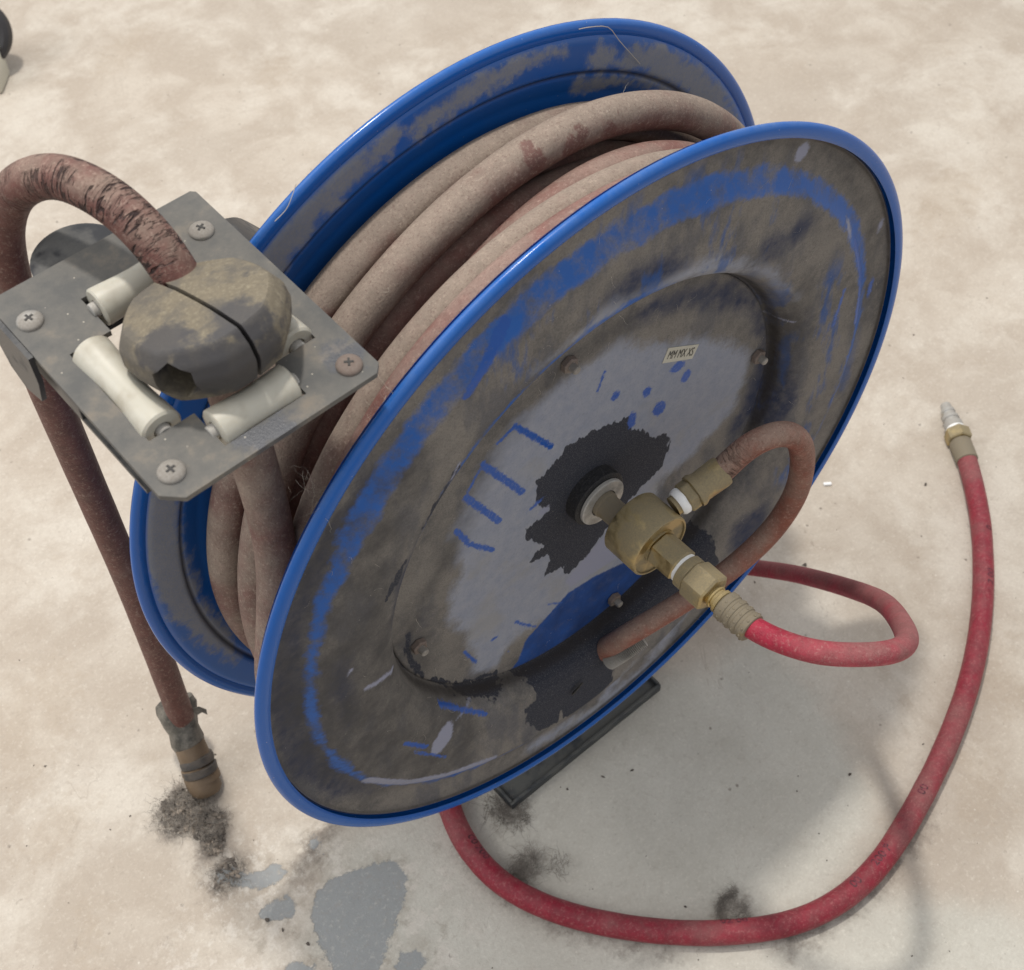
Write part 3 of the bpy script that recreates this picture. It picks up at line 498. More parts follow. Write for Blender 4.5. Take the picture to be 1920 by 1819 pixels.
# hub shaft, washer, swivel
AX = (0, -1, 0)
def L(name, prof, mat, parent=None, org=(0, 0, HZ), axis=AX, n=56, **k): return mk(name, *lathe(prof, org, axis, n, **k), mat, parent or reel)
L('bushing', [(.0195, -.024), (.0195, -.0150), (.0180, -.0138), (.008, -.0138)], M_grease)
L('washer', [(.0095, -.0137), (.0160, -.0137), (.0167, -.0132), (.0167, -.0115), (.0160, -.0108), (.0095, -.0108)], M_steel, cap=(False, False))
L('shaft', [(.0088, -.0140), (.0088, -.0085), (.0080, -.0078), (.0080, .012)], M_brass_dull)
SW = (.001, 0, HZ+.0035)
sw = L('swivel_body', [(.0185, .0105), (.0205, .0108), (.0211, .0116), (.0212, .0354), (.0206, .0362), (.0196, .0362), (.0196, .0350), (.0115, .0350), (.0115, .0362), (.005, .0362)], M_brass, org=SW, n=96)
mk('hex_adapter', *hexprism(.0112, .036, .0545, SW, AX, .0009, rot=.3), M_brass, reel)
L('thread_tape', [(.0092, .054), (.0096, .0550), (.0090, .0572)], M_tape, org=(.001, 0, HZ+.003))
mk('coupling_nut', *join(lathe([(.0098, .0565), (.0108, .0572), (.0108, .0625), (.0100, .063)], (.001, 0, HZ+.0025), AX, 56), hexprism(.0126, .0625, .0790, (.001, 0, HZ+.0025), AX, .0012, rot=.1)), M_brass, reel)
ribs = [(.0060, .0770), (.0060, .0800), (.0070, .0805), (.0070, .0815), (.0062, .0820), (.0062, .0835), (.0076, .0842), (.0076, .0862), (.006, .087)]
L('barb', ribs, M_brass_bright, org=(.001, 0, HZ+.0022))
# side port of the swivel to the leader hose
p0 = np.array((0.00057, -0.024, 0.3262)); p1 = np.array((0.05342, -0.031, 0.34019)); ax_ = p1-p0; LP = np.linalg.norm(ax_); ax_ /= LP
mk('port_nut', *join(lathe([(.0062, .02), (.0062, .0315)], p0, ax_, 32)), M_brass, reel)
mk('thread_tape', *lathe([(.0072, .0225), (.0082, .0240), (.0084, .0268), (.0076, .0280)], p0, ax_, 40), M_tape, reel)
mk('hex_nut', *hexprism(.0098, .0275, .0345, p0, ax_, .0009, rot=.2), M_brass, reel)
mk('crimp_collar', *lathe([(.0086, .0340), (.0103, .0345), (.0106, .0365), (.0098, .0385), (.0092, .0395), (.0096, LP-.001), (.0092, LP+.001), (.0074, LP+.001)], p0, ax_, 56), M_brass, reel)
lead = [p1-ax_*.006, p1, (0.06676, -0.037, 0.35734), (0.08467, -0.042, 0.35901), (0.09915, -0.046, 0.34819), (0.10955, -0.047, 0.32175), (0.11552, -0.044, 0.27822), (0.10637, -0.038, 0.23953), (0.0823, -0.031, 0.21435), (0.05276, -0.024, 0.20126), (0.0278, -0.016, 0.18996), (0.00801, -0.008, 0.17834), (0.00063, 0.012, 0.13807)]
lp = smooth(catmull(lead, .003), 6); V, F, UV, s = tube(lp, .0076, 32, wob=.02)
cr = np.repeat(np.interp(s, [0, .01, .02, .03, .06, .14], [.2, .8, .3, .08, .1, 0]), 32)
ld = mk('leader_hose', V, F, M_leader, reel, uvs=UV, attrs=dict(crack=cr)); ld['label'] = 'short brown rubber hose looping from the swivel into the front flange'
# spring guard where the leader hose enters the flange
hp = [(-0.00044, -0.001, 0.14492), (0.0061, -0.006, 0.15409), (0.02207, -0.01, 0.16138)]
sp = catmull(hp, .0012); V = []; F = []
mk('spring_guard', *join(*[lathe([(.0050, -.0005), (.0062, 0), (.0050, .0005)], sp[i], sp[min(i+1, len(sp)-1)]-sp[max(i-1, 0)], 20) for i in range(len(sp))]), M_steel, reel)
# dark slot in the flange below the hub
q = np.array((-0.0294, 0.0005, 0.13952)); mk('slot', *prism([(-.0045*c-.0013*s_, .0045*s_*.0+(-.0013)*0+0) for c, s_ in ((1, 0),)]*1+[(-.005, -.0028), (-.0035, -.0034), (.005, .0022), (.0045, .0032), (.003, .003), (-.0048, -.0015)], q+np.array((0, -.0002, 0)), ((1, 0, 0), (0, 0, 1), (0, 1, 0)), .0012), M_ink, reel)
# foot, pedestal, frame
def bx(name, c, half, mat, parent=None, bev=.001, ax=((1, 0, 0), (0, 1, 0), (0, 0, 1))): return mk(name, *box(c, ax, half, bev), mat, parent or reel, sharp=30)
foot = bx('foot', (-.0055, .180, .0035), (.0785, .1685, .0032), M_foot, bev=.0012)
bx('foot_lip', (-.0055, .0128, .0045), (.0785, .0014, .0044), M_foot, foot, .0008)
bx('foot_lip', (-.0828, .180, .0052), (.0012, .1665, .0050), M_foot, foot, .0006); bx('foot_lip', (.0718, .180, .0052), (.0012, .1665, .0050), M_foot, foot, .0006)
bx('pedestal', (0, .215, .175), (.045, .016, .170), M_black)
L('axle', [(.016, .10), (.016, .215)], M_steel, axis=(0, 1, 0))
L('spring_case', [(.02, .132), (.088, .134), (.092, .138), (.092, .170), (.088, .174), (.02, .176)], M_black, axis=(0, 1, 0))

# guide arm + roller head
PC = np.array((-.1971, .0674, .5500)); PX = np.array((.99948804, .03199454, 0)); PYv = np.array((-.0318639, .99540684, .09027692)); PZ = np.cross(PX, PYv)
W3 = lambda x, y, z: PC+x*PX+y*PYv+z*PZ
PA = (PX, PYv, PZ)
hx, hy, ch = .0532, .0695, .0075; hole = [(-.0415, .0215), (-.0415, -.0375), (-.0200, -.0375), (-.0200, -.0590), (.0205, -.0590), (.0205, -.0375), (.0415, -.0375), (.0415, .0215), (.0215, .0215), (.0215, .0450), (-.0215, .0450), (-.0215, .0215)]
outer = [(-hx, -hy+ch), (-hx+ch, -hy), (hx-.004, -hy), (hx, -hy+.004), (hx, hy-.002), (hx-.002, hy), (-hx+.003, hy), (-hx, hy-.003)]
def plate_with_hole(outer, hole, th, z0):
    bm = bmesh.new(); ov = [bm.verts.new((x, y, 0)) for x, y in outer]; hv = [bm.verts.new((x, y, 0)) for x, y in hole]
    oe = [bm.edges.new((ov[i], ov[(i+1) % len(ov)])) for i in range(len(ov))]; he = [bm.edges.new((hv[i], hv[(i+1) % len(hv)])) for i in range(len(hv))]
    bmesh.ops.triangle_fill(bm, edges=oe+he, use_beauty=True, use_dissolve=False)
    r = bmesh.ops.extrude_face_region(bm, geom=bm.faces[:]); 
    for v in r['geom']:
        if isinstance(v, bmesh.types.BMVert): v.co.z -= th
    bm.verts.index_update(); V = [W3(v.co.x, v.co.y, v.co.z+z0) for v in bm.verts]; F = [tuple(v.index for v in f.verts) for f in bm.faces]; bm.free(); return V, F
head = mk('roller_plate', *plate_with_hole(outer, hole, .0028, 0), M_plate, reel, sharp=25); head['label'] = 'grey dusty steel plate holding four white rollers'
mk('roller_plate', *plate_with_hole([(-.05, -.040), (.05, -.040), (.05, .066), (-.05, .066)], [(-.0415, .0215), (-.0415, -.0325), (.0415, -.0325), (.0415, .0215), (.0215, .0450), (-.0215, .0450)], .0025, -.024), M_black, reel, sharp=25)
for s_ in (-1, 1):   # cheeks between the two plates
    mk('cheek', *box(W3(s_*.0490, .036, -.0140), PA, (.0012, .028, .0112), .0004), M_black, head, sharp=30)
mk('cheek', *box(W3(0, .0660, -.0140), PA, (.048, .0012, .0112), .0004), M_black, head, sharp=30)
mk('cheek', *prism([(-.012, .004), (.024, .004), (.026, -.010), (.020, -.030), (.010, -.036), (-.006, -.030), (-.012, -.012)], W3(-.0535, .042, -.004), (PYv, PZ, PX), .0024), M_black, head, sharp=30)
# arm: bent flat bar from behind the rear flange to the head
arm_pts = [(-.02, .190, .34), (-.060, .186, .41), (-.102, .168, .478), (-.122, .152, .505), (-.145, .138, .520), (-.170, .125, .5290)]
ap = catmull(arm_pts, .006); 
def strap(path, wid, th, side):
    V = []; F = []
    T = np.gradient(path, axis=0)
    for p, t_ in zip(path, T):
        t_ = t_/np.linalg.norm(t_); b = np.array(side, float); b -= t_*(b@t_); b /= np.linalg.norm(b); n_ = np.cross(t_, b)
        V += [p+b*wid+n_*th, p-b*wid+n_*th, p-b*wid-n_*th, p+b*wid-n_*th]
    for i in range(len(path)-1):
        for k in range(4): F.append((4*i+k, 4*i+(k+1) % 4, 4*i+4+(k+1) % 4, 4*i+4+k))
    F += [(3, 2, 1, 0), tuple(4*(len(path)-1)+k for k in range(4))]; return V, F
mk('guide_arm', *strap(ap, .012, .0025, (0, 1, 0)), M_black, reel, sharp=30)
mk('arm_pad', *lathe([(.020, -.004), (.022, -.003), (.022, .003), (.020, .004)], W3(-.006, .0745, -.012), PZ, 40), M_black, reel)
# screws
SCR = [(.0407, .0449, 0), (-.0444, .0477, 1), (.0428, -.0590, 2), (-.0432, -.0561, 3)]
scr_me = None
for (x, y, k) in SCR:
    rad = .0058
    prof = [(rad, 0), (rad, .0006)]+[(rad*math.cos(R_(a)), .0006+.0022*math.sin(R_(a))) for a in (15, 30, 45, 60, 75)]+[(.0004, .0028)]
    o = mk('screw', *lathe(prof, W3(x, y, 0), PZ, 40), M_rust if k in (2,) else M_screw, head)
    if k == 2: o['label'] = 'rusty cross head screw'
    a = rng.uniform(0, 1.5)
    c, s_ = math.cos(a), math.sin(a); u1 = c*PX+s_*PYv; u2 = -s_*PX+c*PYv; cc = W3(x, y, .00262)
    mk('cross_slot', *join(box(cc, (u1, u2, PZ), (.0021, .0005, .00035)), box(cc+PZ*.00004, (u1, u2, PZ), (.0005, .0021, .00035))), M_ink, o)
# rollers with hourglass waist, each on a steel spindle
def roller(c, axis, ln, r, waist, spin):
    n = 22; prof = [(r*.45, -ln/2)]+[(r*.9, -ln/2)]+[((r-waist*math.sin(math.pi*(i/n))**1.6), -ln/2+ln*(.02+.96*i/n)) for i in range(n+1)]+[(r*.9, ln/2), (r*.45, ln/2)]
    prof += [(r*.42, ln/2-.0015)]; prof = [(r*.42, -ln/2+.0015)]+prof
    o = mk('roller', *lathe(prof, c, axis, 48), M_nylon, head); sp_ = spin
    mk('spindle', *lathe([(.0030, -ln/2-sp_), (.0034, -ln/2-sp_+.0004), (.0034, ln/2+sp_-.0004), (.003, ln/2+sp_)], c, axis, 20), M_steel, o); return o
roller(W3(-.0335, -.0080, -.0022), PYv, .0535, .0092, .0014, .0026)
roller(W3(.0335, -.0080, -.0022), PYv, .0535, .0092, .0014, .0026)
roller(W3(.0005, -.0495, -.0012), PX, .0375, .0092, .0008, .0030)
roller(W3(.0000, .0355, .0005), PX, .0385, .0088, .0008, .0030)

# ------------------------------------------------------------------ the brown air hose: wound turns, feed, stopper, loop and taped end
hose = thing('air_hose', 'brown rubber air hose wound on the reel, its loose end looping down to the floor', 'hose', (-.2, .06, 0))
HR = .01065
def turn(tab, step=4):
    tab = np.array(tab, float); a = np.arange(tab[0, 0], tab[-1, 0]+.1, step); r = np.interp(a, tab[:, 0], tab[:, 1]); y = np.interp(a, tab[:, 0], tab[:, 2])
    k = np.ones(9)/9; pad = lambda v: np.convolve(np.r_[[v[0]]*4, v, [v[-1]]*4], k, 'valid'); r = pad(r); y = pad(y)
    return np.c_[r*np.cos(np.radians(a)), y, HZ+r*np.sin(np.radians(a))]
LOOPP = [(-.1905, .058, .430), (-.1905, .054, .470), (-.1905, .053, .505), (-.1900, .054, .530)]
w1 = turn([(168, .219, .036), (200, .219, .030), (235, .216, .050), (290, .216, .085), (330, .216, .094), (400, .217, .089), (430, .2135, .0880), (445, .207, .0890), (461, .200, .0860), (480, .197, .0850), (505, .199, .0800), (525, .203, .0720), (545, .207, .0640), (580, .205, .050)])
feed = [(-.1895, .055, .560), (-.1900, .050, .520), (-.1900, .048, .480), (-.1905, .047, .445), (-.1935, .045, .410), (-.2030, .0405, .375)]
wound1 = smooth(catmull(feed+[tuple(p) for p in w1[2:]], .004), 8)
w2 = turn([(-60, .196, .030), (0, .198, .045), (64, .200, .0500), (78, .2005, .0470), (96, .2005, .0460), (124, .200, .0440), (160, .200, .0400), (200, .200, .033), (260, .2, .030), (300, .2, .026)])
w3 = turn([(-60, .197, .018), (40, .205, .0235), (70, .210, .0250), (97, .2135, .0255), (119, .2135, .0245), (140, .209, .0225), (200, .199, .014), (300, .199, .014)])
w4 = turn([(-60, .188, .070), (60, .196, .0690), (78, .192, .0680), (90, .186, .0665), (105, .173, .065), (130, .160, .063), (180, .158, .060), (300, .170, .060)])
w5 = turn([(-60, .196, .107), (60, .198, .1085), (86, .200, .1075), (112, .1995, .1070), (125, .2005, .1060), (150, .204, .1020), (165, .205, .0995), (185, .2035, .1010), (230, .2, .106), (300, .198, .108)])
lowr = [turn([(-60, q_, y), (70, q_+.004, y), (100, q_, y), (300, q_, y)]) for y, q_ in ((.024, .166), (.045, .172), (.064, .166), (.085, .176), (.106, .174))]
V, F, UV, s = tube(wound1, HR, 28, wob=.012); mk('outer_turn', V, F, M_wound, hose, uvs=UV)
for nm, pth, mt in (('turn', w2, M_wound), ('turn', w3, M_wound_pink), ('turn', w4, M_wound_pink), ('turn', w5, M_wound)):
    V, F, UV, s = tube(smooth(catmull([tuple(p) for p in pth], .005), 3), HR, 26, wob=.012, seed=rng.random()*9); mk(nm, V, F, mt, hose, uvs=UV)
for pth in lowr:
    V, F, UV, s = tube(pth, HR, 14); mk('turn', V, F, M_wound_pink, hose, uvs=UV)
# loop and drop, standing in one upright plane beside the reel
loop = [(-.1890, .058, .535), (-.1870, .0700, .552), (-.1860, .0790, .5630), (-.1875, .0920, .5790), (-.1915, .1120, .5895), (-.1985, .1370, .5915), (-.2065, .1560, .5855), (-.2160, .1700, .5730), (-.2235, .1795, .5520), (-.2275, .1840, .5280), (-.2305, .1890, .4900), (-.2320, .1940, .4400), (-.2310, .2060, .3600), (-.2320, .2130, .2250), (-.2385, .2140, .0700), (-.2415, .2120, .045)]
lpth = smooth(catmull(loop, .003), 8); V, F, UV, s = tube(lpth, .0098, 36, wob=.012)
crk = np.repeat(np.interp(s, [0, .01, .05, .10, .135, .16], [1, 1, 1, .9, .35, 0]), 36)
lo = mk('loose_end', V, F, M_loop, hose, uvs=UV, attrs=dict(crack=crk)); lo['label'] = 'cracked reddish brown end of the hose arching over the guide'
# taped end fitting
def tp(px): return np.array(px, float)
e0 = lpth[-1]; e1 = np.array((-.2500, .1840, .014)); de = (e1-e0)/np.linalg.norm(e1-e0); LE = np.linalg.norm(e1-e0)
d0 = lpth[-1]-lpth[-6]; d0 /= np.linalg.norm(d0)
def lumpy(prof, org, axis, n, amp, seed, cap=(True, True)):
    V, F = lathe(prof, org, axis, n, cap); V = np.array(V); c = np.array(org)
    for i in range(len(V)):
        p = Vector((V[i]*60).tolist()); V[i] = V[i]+(V[i]-c-np.array(axis)*((V[i]-c)@np.array(axis)))*amp*mnoise.noise(p+Vector((seed, 0, 0)))*1.0
    return V, F
mk('tape_wrap', *lumpy([(.0098, -.020), (.0150, -.0215), (.0160, -.016), (.0142, -.006), (.0128, .002), (.0118, .012), (.0112, .017)], e0, de, 40, .35, 3), M_wrap, hose, sharp=80)
mk('tape_wrap', *join(*[prism([(0, 0), (.006, .001), (.010, -.004), (.009, -.010), (.006, -.006), (.002, -.008)], e0+np.array((.011, -.002, .018)), ((.8, -.5, .1), (0, .2, 1), (.5, .8, 0)), .0004)]), M_wrap, hose)['label'] = 'torn loose flap of grey tape'
M_band = metal_material('dark_band', (.035, .032, .03), (.10, .082, .065), .25, .45, metal=0)
mk('amber_sleeve', *lumpy([(.0108, .014), (.0116, .0155), (.0120, .026), (.0117, .034)], e0, de, 40, .15, 5), M_amber, hose)
bq = e0+de*.033; d2 = np.array((-.16, -.52, -.84)); d2 /= np.linalg.norm(d2)
mk('end_fitting', *join(lumpy([(.0100, -.002), (.0128, 0), (.0132, .004), (.0128, .006), (.0134, .0075), (.0134, .0125)], bq, de, 40, .12, 8), lumpy([(.0122, .0115), (.0126, .014), (.0120, .020), (.0092, .0235)], bq, de, 40, .2, 9)), M_amber, hose)
mk('dark_band', *lumpy([(.0112, .0245), (.0126, .0255), (.0131, .0290), (.0126, .0315)], e0, de, 40, .2, 11), M_band, hose)
mk('dark_band', *lumpy([(.0128, .0), (.0139, .0008), (.0139, .0058), (.0128, .0066)], bq, de, 40, .15, 12), M_band, hose)
# stopper: two rubber halves clamped on the hose
stop = bpy.data.objects.new('stopper', None); col.objects.link(stop); stop.parent = hose; stop['label'] = 'faceted brown black rubber stopper clamped in two halves on the hose'
SAx = np.array((-.03, .22, .98)); SAx /= np.linalg.norm(SAx); SC = np.array((-0.19233, 0.05389, 0.57688))-SAx*.0120
def octf(th):
    t_ = (th+.25) % (math.pi/4)-math.pi/8; return .50+.50*math.cos(math.pi/8)/math.cos(t_)*1.04
spf = [(.0040, -.0160), (.0285, -.0160), (.0300, -.0152), (.0352, -.0060), (.0360, -.0030), (.0352, .0040), (.0318, .0098), (.0306, .0108), (.0130, .0128), (.0040, .0130)]
spf = refine(spf, .0016)
V, F = lathe(spf, (0, 0, 0), (0, 0, 1), 96, (True, True), shape=octf)
def half_mesh(sign):
    bm = bmesh.new(); vs_ = [bm.verts.new(tuple(v)) for v in V]; [bm.faces.new([vs_[i] for i in f]) for f in F]; bmesh.ops.recalc_face_normals(bm, faces=bm.faces)
    ang = R_(-84); nrm = Vector((-math.sin(ang), math.cos(ang), 0))*sign
    r = bmesh.ops.bisect_plane(bm, geom=bm.verts[:]+bm.edges[:]+bm.faces[:], plane_co=nrm*.0010, plane_no=nrm, clear_inner=True)
    ed = [e for e in r['geom_cut'] if isinstance(e, bmesh.types.BMEdge)]; bmesh.ops.contextual_create(bm, geom=ed)
    bmesh.ops.recalc_face_normals(bm, faces=bm.faces); me = bpy.data.meshes.new('half'); bm.to_mesh(me); bm.free(); return me
up_q = Vector((0, 0, 1)).rotation_difference(Vector(SAx.tolist())).to_matrix().to_4x4()
world = Matrix.Translation(Vector(SC.tolist())) @ up_q
PA_ = R_(-142); pdir = Vector((math.cos(PA_), math.sin(PA_), -.05)).normalized(); poff = Vector((0, 0, -.0012))
cut = bpy.data.meshes.new('cut'); cv, cf = lathe([(.0098, .0190), (.0098, .06)], poff[:], pdir, 6); cut.from_pydata([tuple(v) for v in cv], [], cf)
bm = bmesh.new(); bm.from_mesh(cut); bmesh.ops.recalc_face_normals(bm, faces=bm.faces); bm.to_mesh(cut); bm.free(); cuto = bpy.data.objects.new('cut', cut); col.objects.link(cuto)
SIDE = -1
for sgn in (1, -1):
    me = half_mesh(sgn); o = bpy.data.objects.new('half', me); col.objects.link(o); me.materials.append(M_stop)
    if sgn == SIDE:
        md = o.modifiers.new('b', 'BOOLEAN'); md.object = cuto; md.operation = 'DIFFERENCE'; md.solver = 'EXACT'
        dg = bpy.context.evaluated_depsgraph_get(); me2 = bpy.data.meshes.new_from_object(o.evaluated_get(dg)); o.modifiers.clear(); o.data = me2; me2.name = 'half'
    o.data.transform(Matrix.Translation(-hose.location) @ world); o.data.polygons.foreach_set('use_smooth', [True]*len(o.data.polygons)); o.data.set_sharp_from_angle(angle=R_(30)); o.parent = stop
bpy.data.objects.remove(cuto)
boltv = lathe([(.0042, 0), (.0042, .003)], (0, 0, 0), (0, 0, 1), 20)
o = mk('clamp_bolt', [np.array((world @ (poff+pdir*.0192+Vector(v)*.8))[:]) for v in boltv[0]], boltv[1], M_black, stop)

# ------------------------------------------------------------------ red hoses
rl = thing('red_supply_hose', 'dusty crimson hose looping out from the brass swivel and back behind the reel', 'hose', (.06, -.1, 0))
f0 = np.array((.001, 0, HZ+.0022)); fe = np.array((.0, -.1035, HZ+.0015))
V, F = lathe([(.0058, .0865), (.0082, .0870), (.0092, .0880), (.0092, .0925), (.0086, .0930), (.0086, .0945), (.0092, .0950), (.0092, .0975), (.0085, .0980), (.0085, .0995), (.0091, .1000), (.0091, .1025), (.0084, .1030), (.0084, .1045), (.0089, .1050), (.0089, .1085), (.0082, .109), (.0064, .109)], f0, (0, -1, .0), 48)
fer = mk('crimp_ferrule', V, F, M_brass_dull, rl)
dimples = [lathe([(.0009, -.0002), (.0007, .0006), (.0002, .0008)], f0+np.array((.0088*math.cos(a), -z, .0088*math.sin(a))), (math.cos(a), 0, math.sin(a)), 10) for z in (.0905, .0962, .1012, .107) for a in np.arange(0, 6.28, .62)]
mk('crimp_dimples', *join(*dimples), M_brass_dull, fer)
RL = [(.001, -.098, HZ+.002), (.001, -.108, HZ+.003), (.004, -.122, .3195), (.012, -.143, .3235), (.028, -.158, .3215), (.048, -.167, .3130), (.068, -.166, .2990), (.094, -.150, .2700), (.128, -.118, .2240), (.158, -.077, .1640), (.176, -.023, .1040), (.178, .018, .066), (.170, .060, .036), (.14, .12, .014), (.10, .20, .0075)]
rp = smooth(catmull(RL, .003), 8); V, F, UV, s = tube(rp, .0067, 30, wob=.015); mk('hose_tube', V, F, M_redloop, rl, uvs=UV, attrs=dict(wipe=np.repeat(np.interp(s, [0, .025, .045, .075, .3, .5], [.9, .9, .55, .15, .25, .5]), 30)))
rf = thing('red_floor_hose', 'thicker red hose curving on the floor, silver plug at its end', 'hose', (.1, -.15, 0))
RRd = .0088
FP = [(-.040, .385), (-.078, .372), (-.098, .335), (-.1005, .24), (-.1005, .12), (-.106, .060), (-0.11622, 0.05085), (-0.1285, 0.01611), (-0.12929, -0.0267), (-0.11261, -0.06999), (-0.08061, -0.11458), (-0.04015, -0.15463), (0.00444, -0.18512), (0.04602, -0.19857), (0.09257, -0.19882), (0.15482, -0.18519), (0.21934, -0.16429), (0.27706, -0.1385), (0.33178, -0.10482), (0.38423, -0.06328), (0.41932, -0.02808), (0.44027, -0.00351)]
fpth = smooth(catmull([(p[0], p[1], RRd) for p in FP], .004), 10); V, F, UV, s = tube(fpth, RRd, 32, wob=.02); rft = mk('hose_tube', V, F, M_red, rf, uvs=UV)
T = np.gradient(fpth, axis=0); T /= np.linalg.norm(T, axis=1)[:, None]
# worn print along the hose
def hose_text(body, s0, ang, size, flip=False):
    TV, TF = text_mesh(body, size, 0, .0002); out = []
    TV = TV.copy(); 
    if flip: TV[:, :2] *= -1
    for v in TV:
        ss = s0+v[0]; i = min(max(int(np.searchsorted(s, ss)), 1), len(s)-1); f_ = (ss-s[i-1])/(s[i]-s[i-1]); p = fpth[i-1]*(1-f_)+fpth[i]*f_; t_ = T[i]
        sd = np.cross(t_, (0, 0, 1)); sd /= np.linalg.norm(sd); a = ang-v[1]/RRd; out.append(p+(RRd+.00018)*(math.cos(a)*np.array((0, 0, 1))+math.sin(a)*sd))
    mk('worn_lettering', out, TF, M_print, rft)
stot = s[-1]
def s_at(x, y): return s[np.argmin(np.hypot(fpth[:, 0]-x, fpth[:, 1]-y))]
for (pxy, body, a_) in (((-0.12599, 0.0084), '00', -.55), ((-0.12654, -0.00484), '200', -.55), ((-0.02698, -0.16552), '02 00', -.75), ((0.0601, -0.20141), '00', -.2), ((0.09162, -0.19961), '200 P', -.2), ((0.12429, -0.19249), '1 1', -.15), ((0.15482, -0.18519), '00', -.15), ((0.34689, -0.09318), '2 00', .55), ((0.38492, -0.06389), '0', .6)):
    hose_text(body, s_at(*pxy), a_, .0088, flip=False)
e = fpth[-1]; dr = T[-3]; dr = np.array((dr[0], dr[1], 0)); dr /= np.linalg.norm(dr)
pd = np.array((0.47679, 0.04964)+(RRd,))-np.array((e[0], e[1], RRd)); LPd = np.linalg.norm(pd); dr = pd/LPd
k_ = LPd/.062
V, F = lathe([(.0086, -.003), (.0098, -.002), (.0098, .018*k_), (.0090, .019*k_), (.0078, .021*k_)], e, dr, 40); mk('ferrule', V, F, M_brass_dull, rf)
mk('hex_nut', *hexprism(.0118, .0195*k_, .031*k_, e+np.array((0, 0, .001)), dr, .001), M_brass, rf)
mk('thread_tape', *lathe([(.0088, .0300*k_), (.0092, .0315*k_), (.0082, .0340*k_)], e+np.array((0, 0, .001)), dr, 36), M_tape, rf)
pl = [(.0078, .033*k_), (.0086, .034*k_), (.0086, .0395*k_), (.0066, .041*k_), (.0066, .0435*k_), (.0078, .0445*k_), (.0074, .0475*k_), (.0056, .0485*k_), (.0056, .0515*k_), (.0066, .0525*k_), (.0062, .0555*k_), (.0046, .0575*k_), (.0050, .059*k_), (.0046, .062*k_), (.003, .0625*k_)]
mk('plug', *lathe(pl, e+np.array((0, 0, .0005)), dr, 36), M_steel, rf)

# ------------------------------------------------------------------ cart wheel cut off at the top left corner
t = NT('wheel_rubber'); M_wr = t.done(t.mix(t.noise(40), (.012, .012, .014), (.03, .028, .03)), .6)
t = NT('cream_plastic'); M_cream = t.done(t.mix(t.noise(60), (.55, .53, .44), (.45, .43, .36)), .5)
wc = np.array((.0590, 1.1680, .050)); wh = thing('cart_wheel', 'black wheel of a cart cut off by the top left corner', 'wheel', (wc[0], wc[1], 0))
wax = (-.45, -.62, .42)
k_ = .049/.052
mk('tyre', *lathe([(.024, -.008), (.034, -.011), (.039, -.008), (.0405, 0), (.039, .008), (.034, .011), (.024, .008)], wc, wax, 64, (False, False)), M_wr, wh)
mk('wheel_hub', *lathe([(.004, -.0075), (.010, -.012), (.012, -.006), (.025, -.004), (.025, .004), (.004, .008)], wc, wax, 48), M_steel, wh)
mk('wheel_fork', *join(box(wc+np.array((-.004, -.012, .02)), (wax, (.2, .1, 1), (1, -.6, 0)), (.0015, .03, .010), .0005), box(wc+np.array((.012, .012, .02)), (wax, (.2, .1, 1), (1, -.6, 0)), (.0015, .03, .010), .0005)), M_black, wh)
cb = np.array((0.04561, 1.13888)+(.02,)); crb = thing('cream_box', 'cream plastic box edge beside the cart wheel at the left border', 'box', (cb[0], cb[1], 0))
mk('box_body', *box(cb, ((.763, -.646, 0), (.646, .763, 0), (0, 0, 1)), (.018, .022, .019), .003), M_cream, crb, sharp=30)
mk('box_lid', *box(cb+np.array((0, 0, .021)), ((.763, -.646, 0), (.646, .763, 0), (0, 0, 1)), (.0185, .0225, .002), .001), M_cream, crb, sharp=30)

# ------------------------------------------------------------------ lint, fluff, crumbs
t = NT('lint'); M_lint = t.done(t.mix(t.noise(300), (.11, .10, .088), (.27, .24, .205)), .95)
t = NT('pale_lint'); M_pl = t.done((.42, .38, .32), .95)
def strands(specs, mat, name, label, cat=None, kind='stuff', rad=.00015, parent=None):
    V = []; F = []
    for (p, d, L_, curl) in specs:
        p = np.array(p, float); d = np.array(d, float); d /= np.linalg.norm(d)+1e-9; nseg = 7; pts = [p.copy()]
        for i in range(nseg):
            d = d+curl*np.array([rng.gauss(0, 1) for _ in range(3)]); d /= np.linalg.norm(d); p = p+d*L_/nseg
            if p[2] < .0004: p[2] = .0004
            pts.append(p.copy())
        o0 = len(V)
        for i, q in enumerate(pts):
            r_ = rad*(1-.6*i/nseg)
            for k in range(3): a = 2.1*k; V.append(q+r_*np.array((math.cos(a), math.sin(a), .6*math.sin(a*1.7))))
        for i in range(nseg):
            for k in range(3): F.append((o0+3*i+k, o0+3*i+(k+1) % 3, o0+3*i+3+(k+1) % 3, o0+3*i+3+k))
    o = mk(name, V, F, mat, parent, sharp=80)
    if label: o['label'] = label
    if cat: o['category'] = cat
    if kind: o['kind'] = kind
    return o
def tuft(c, r, n, h, L_=.012, curl=.5):
    out = []
    for _ in range(n):
        a = rng.uniform(0, 6.28); q = r*math.sqrt(rng.random()); out.append(((c[0]+q*math.cos(a), c[1]+q*math.sin(a)*.8, .0004+rng.random()*h), (math.cos(a+1.5)+rng.gauss(0, .5), math.sin(a+1.5)+rng.gauss(0, .5), rng.gauss(0, .35)), L_*rng.uniform(.4, 1.3), curl))
    return out
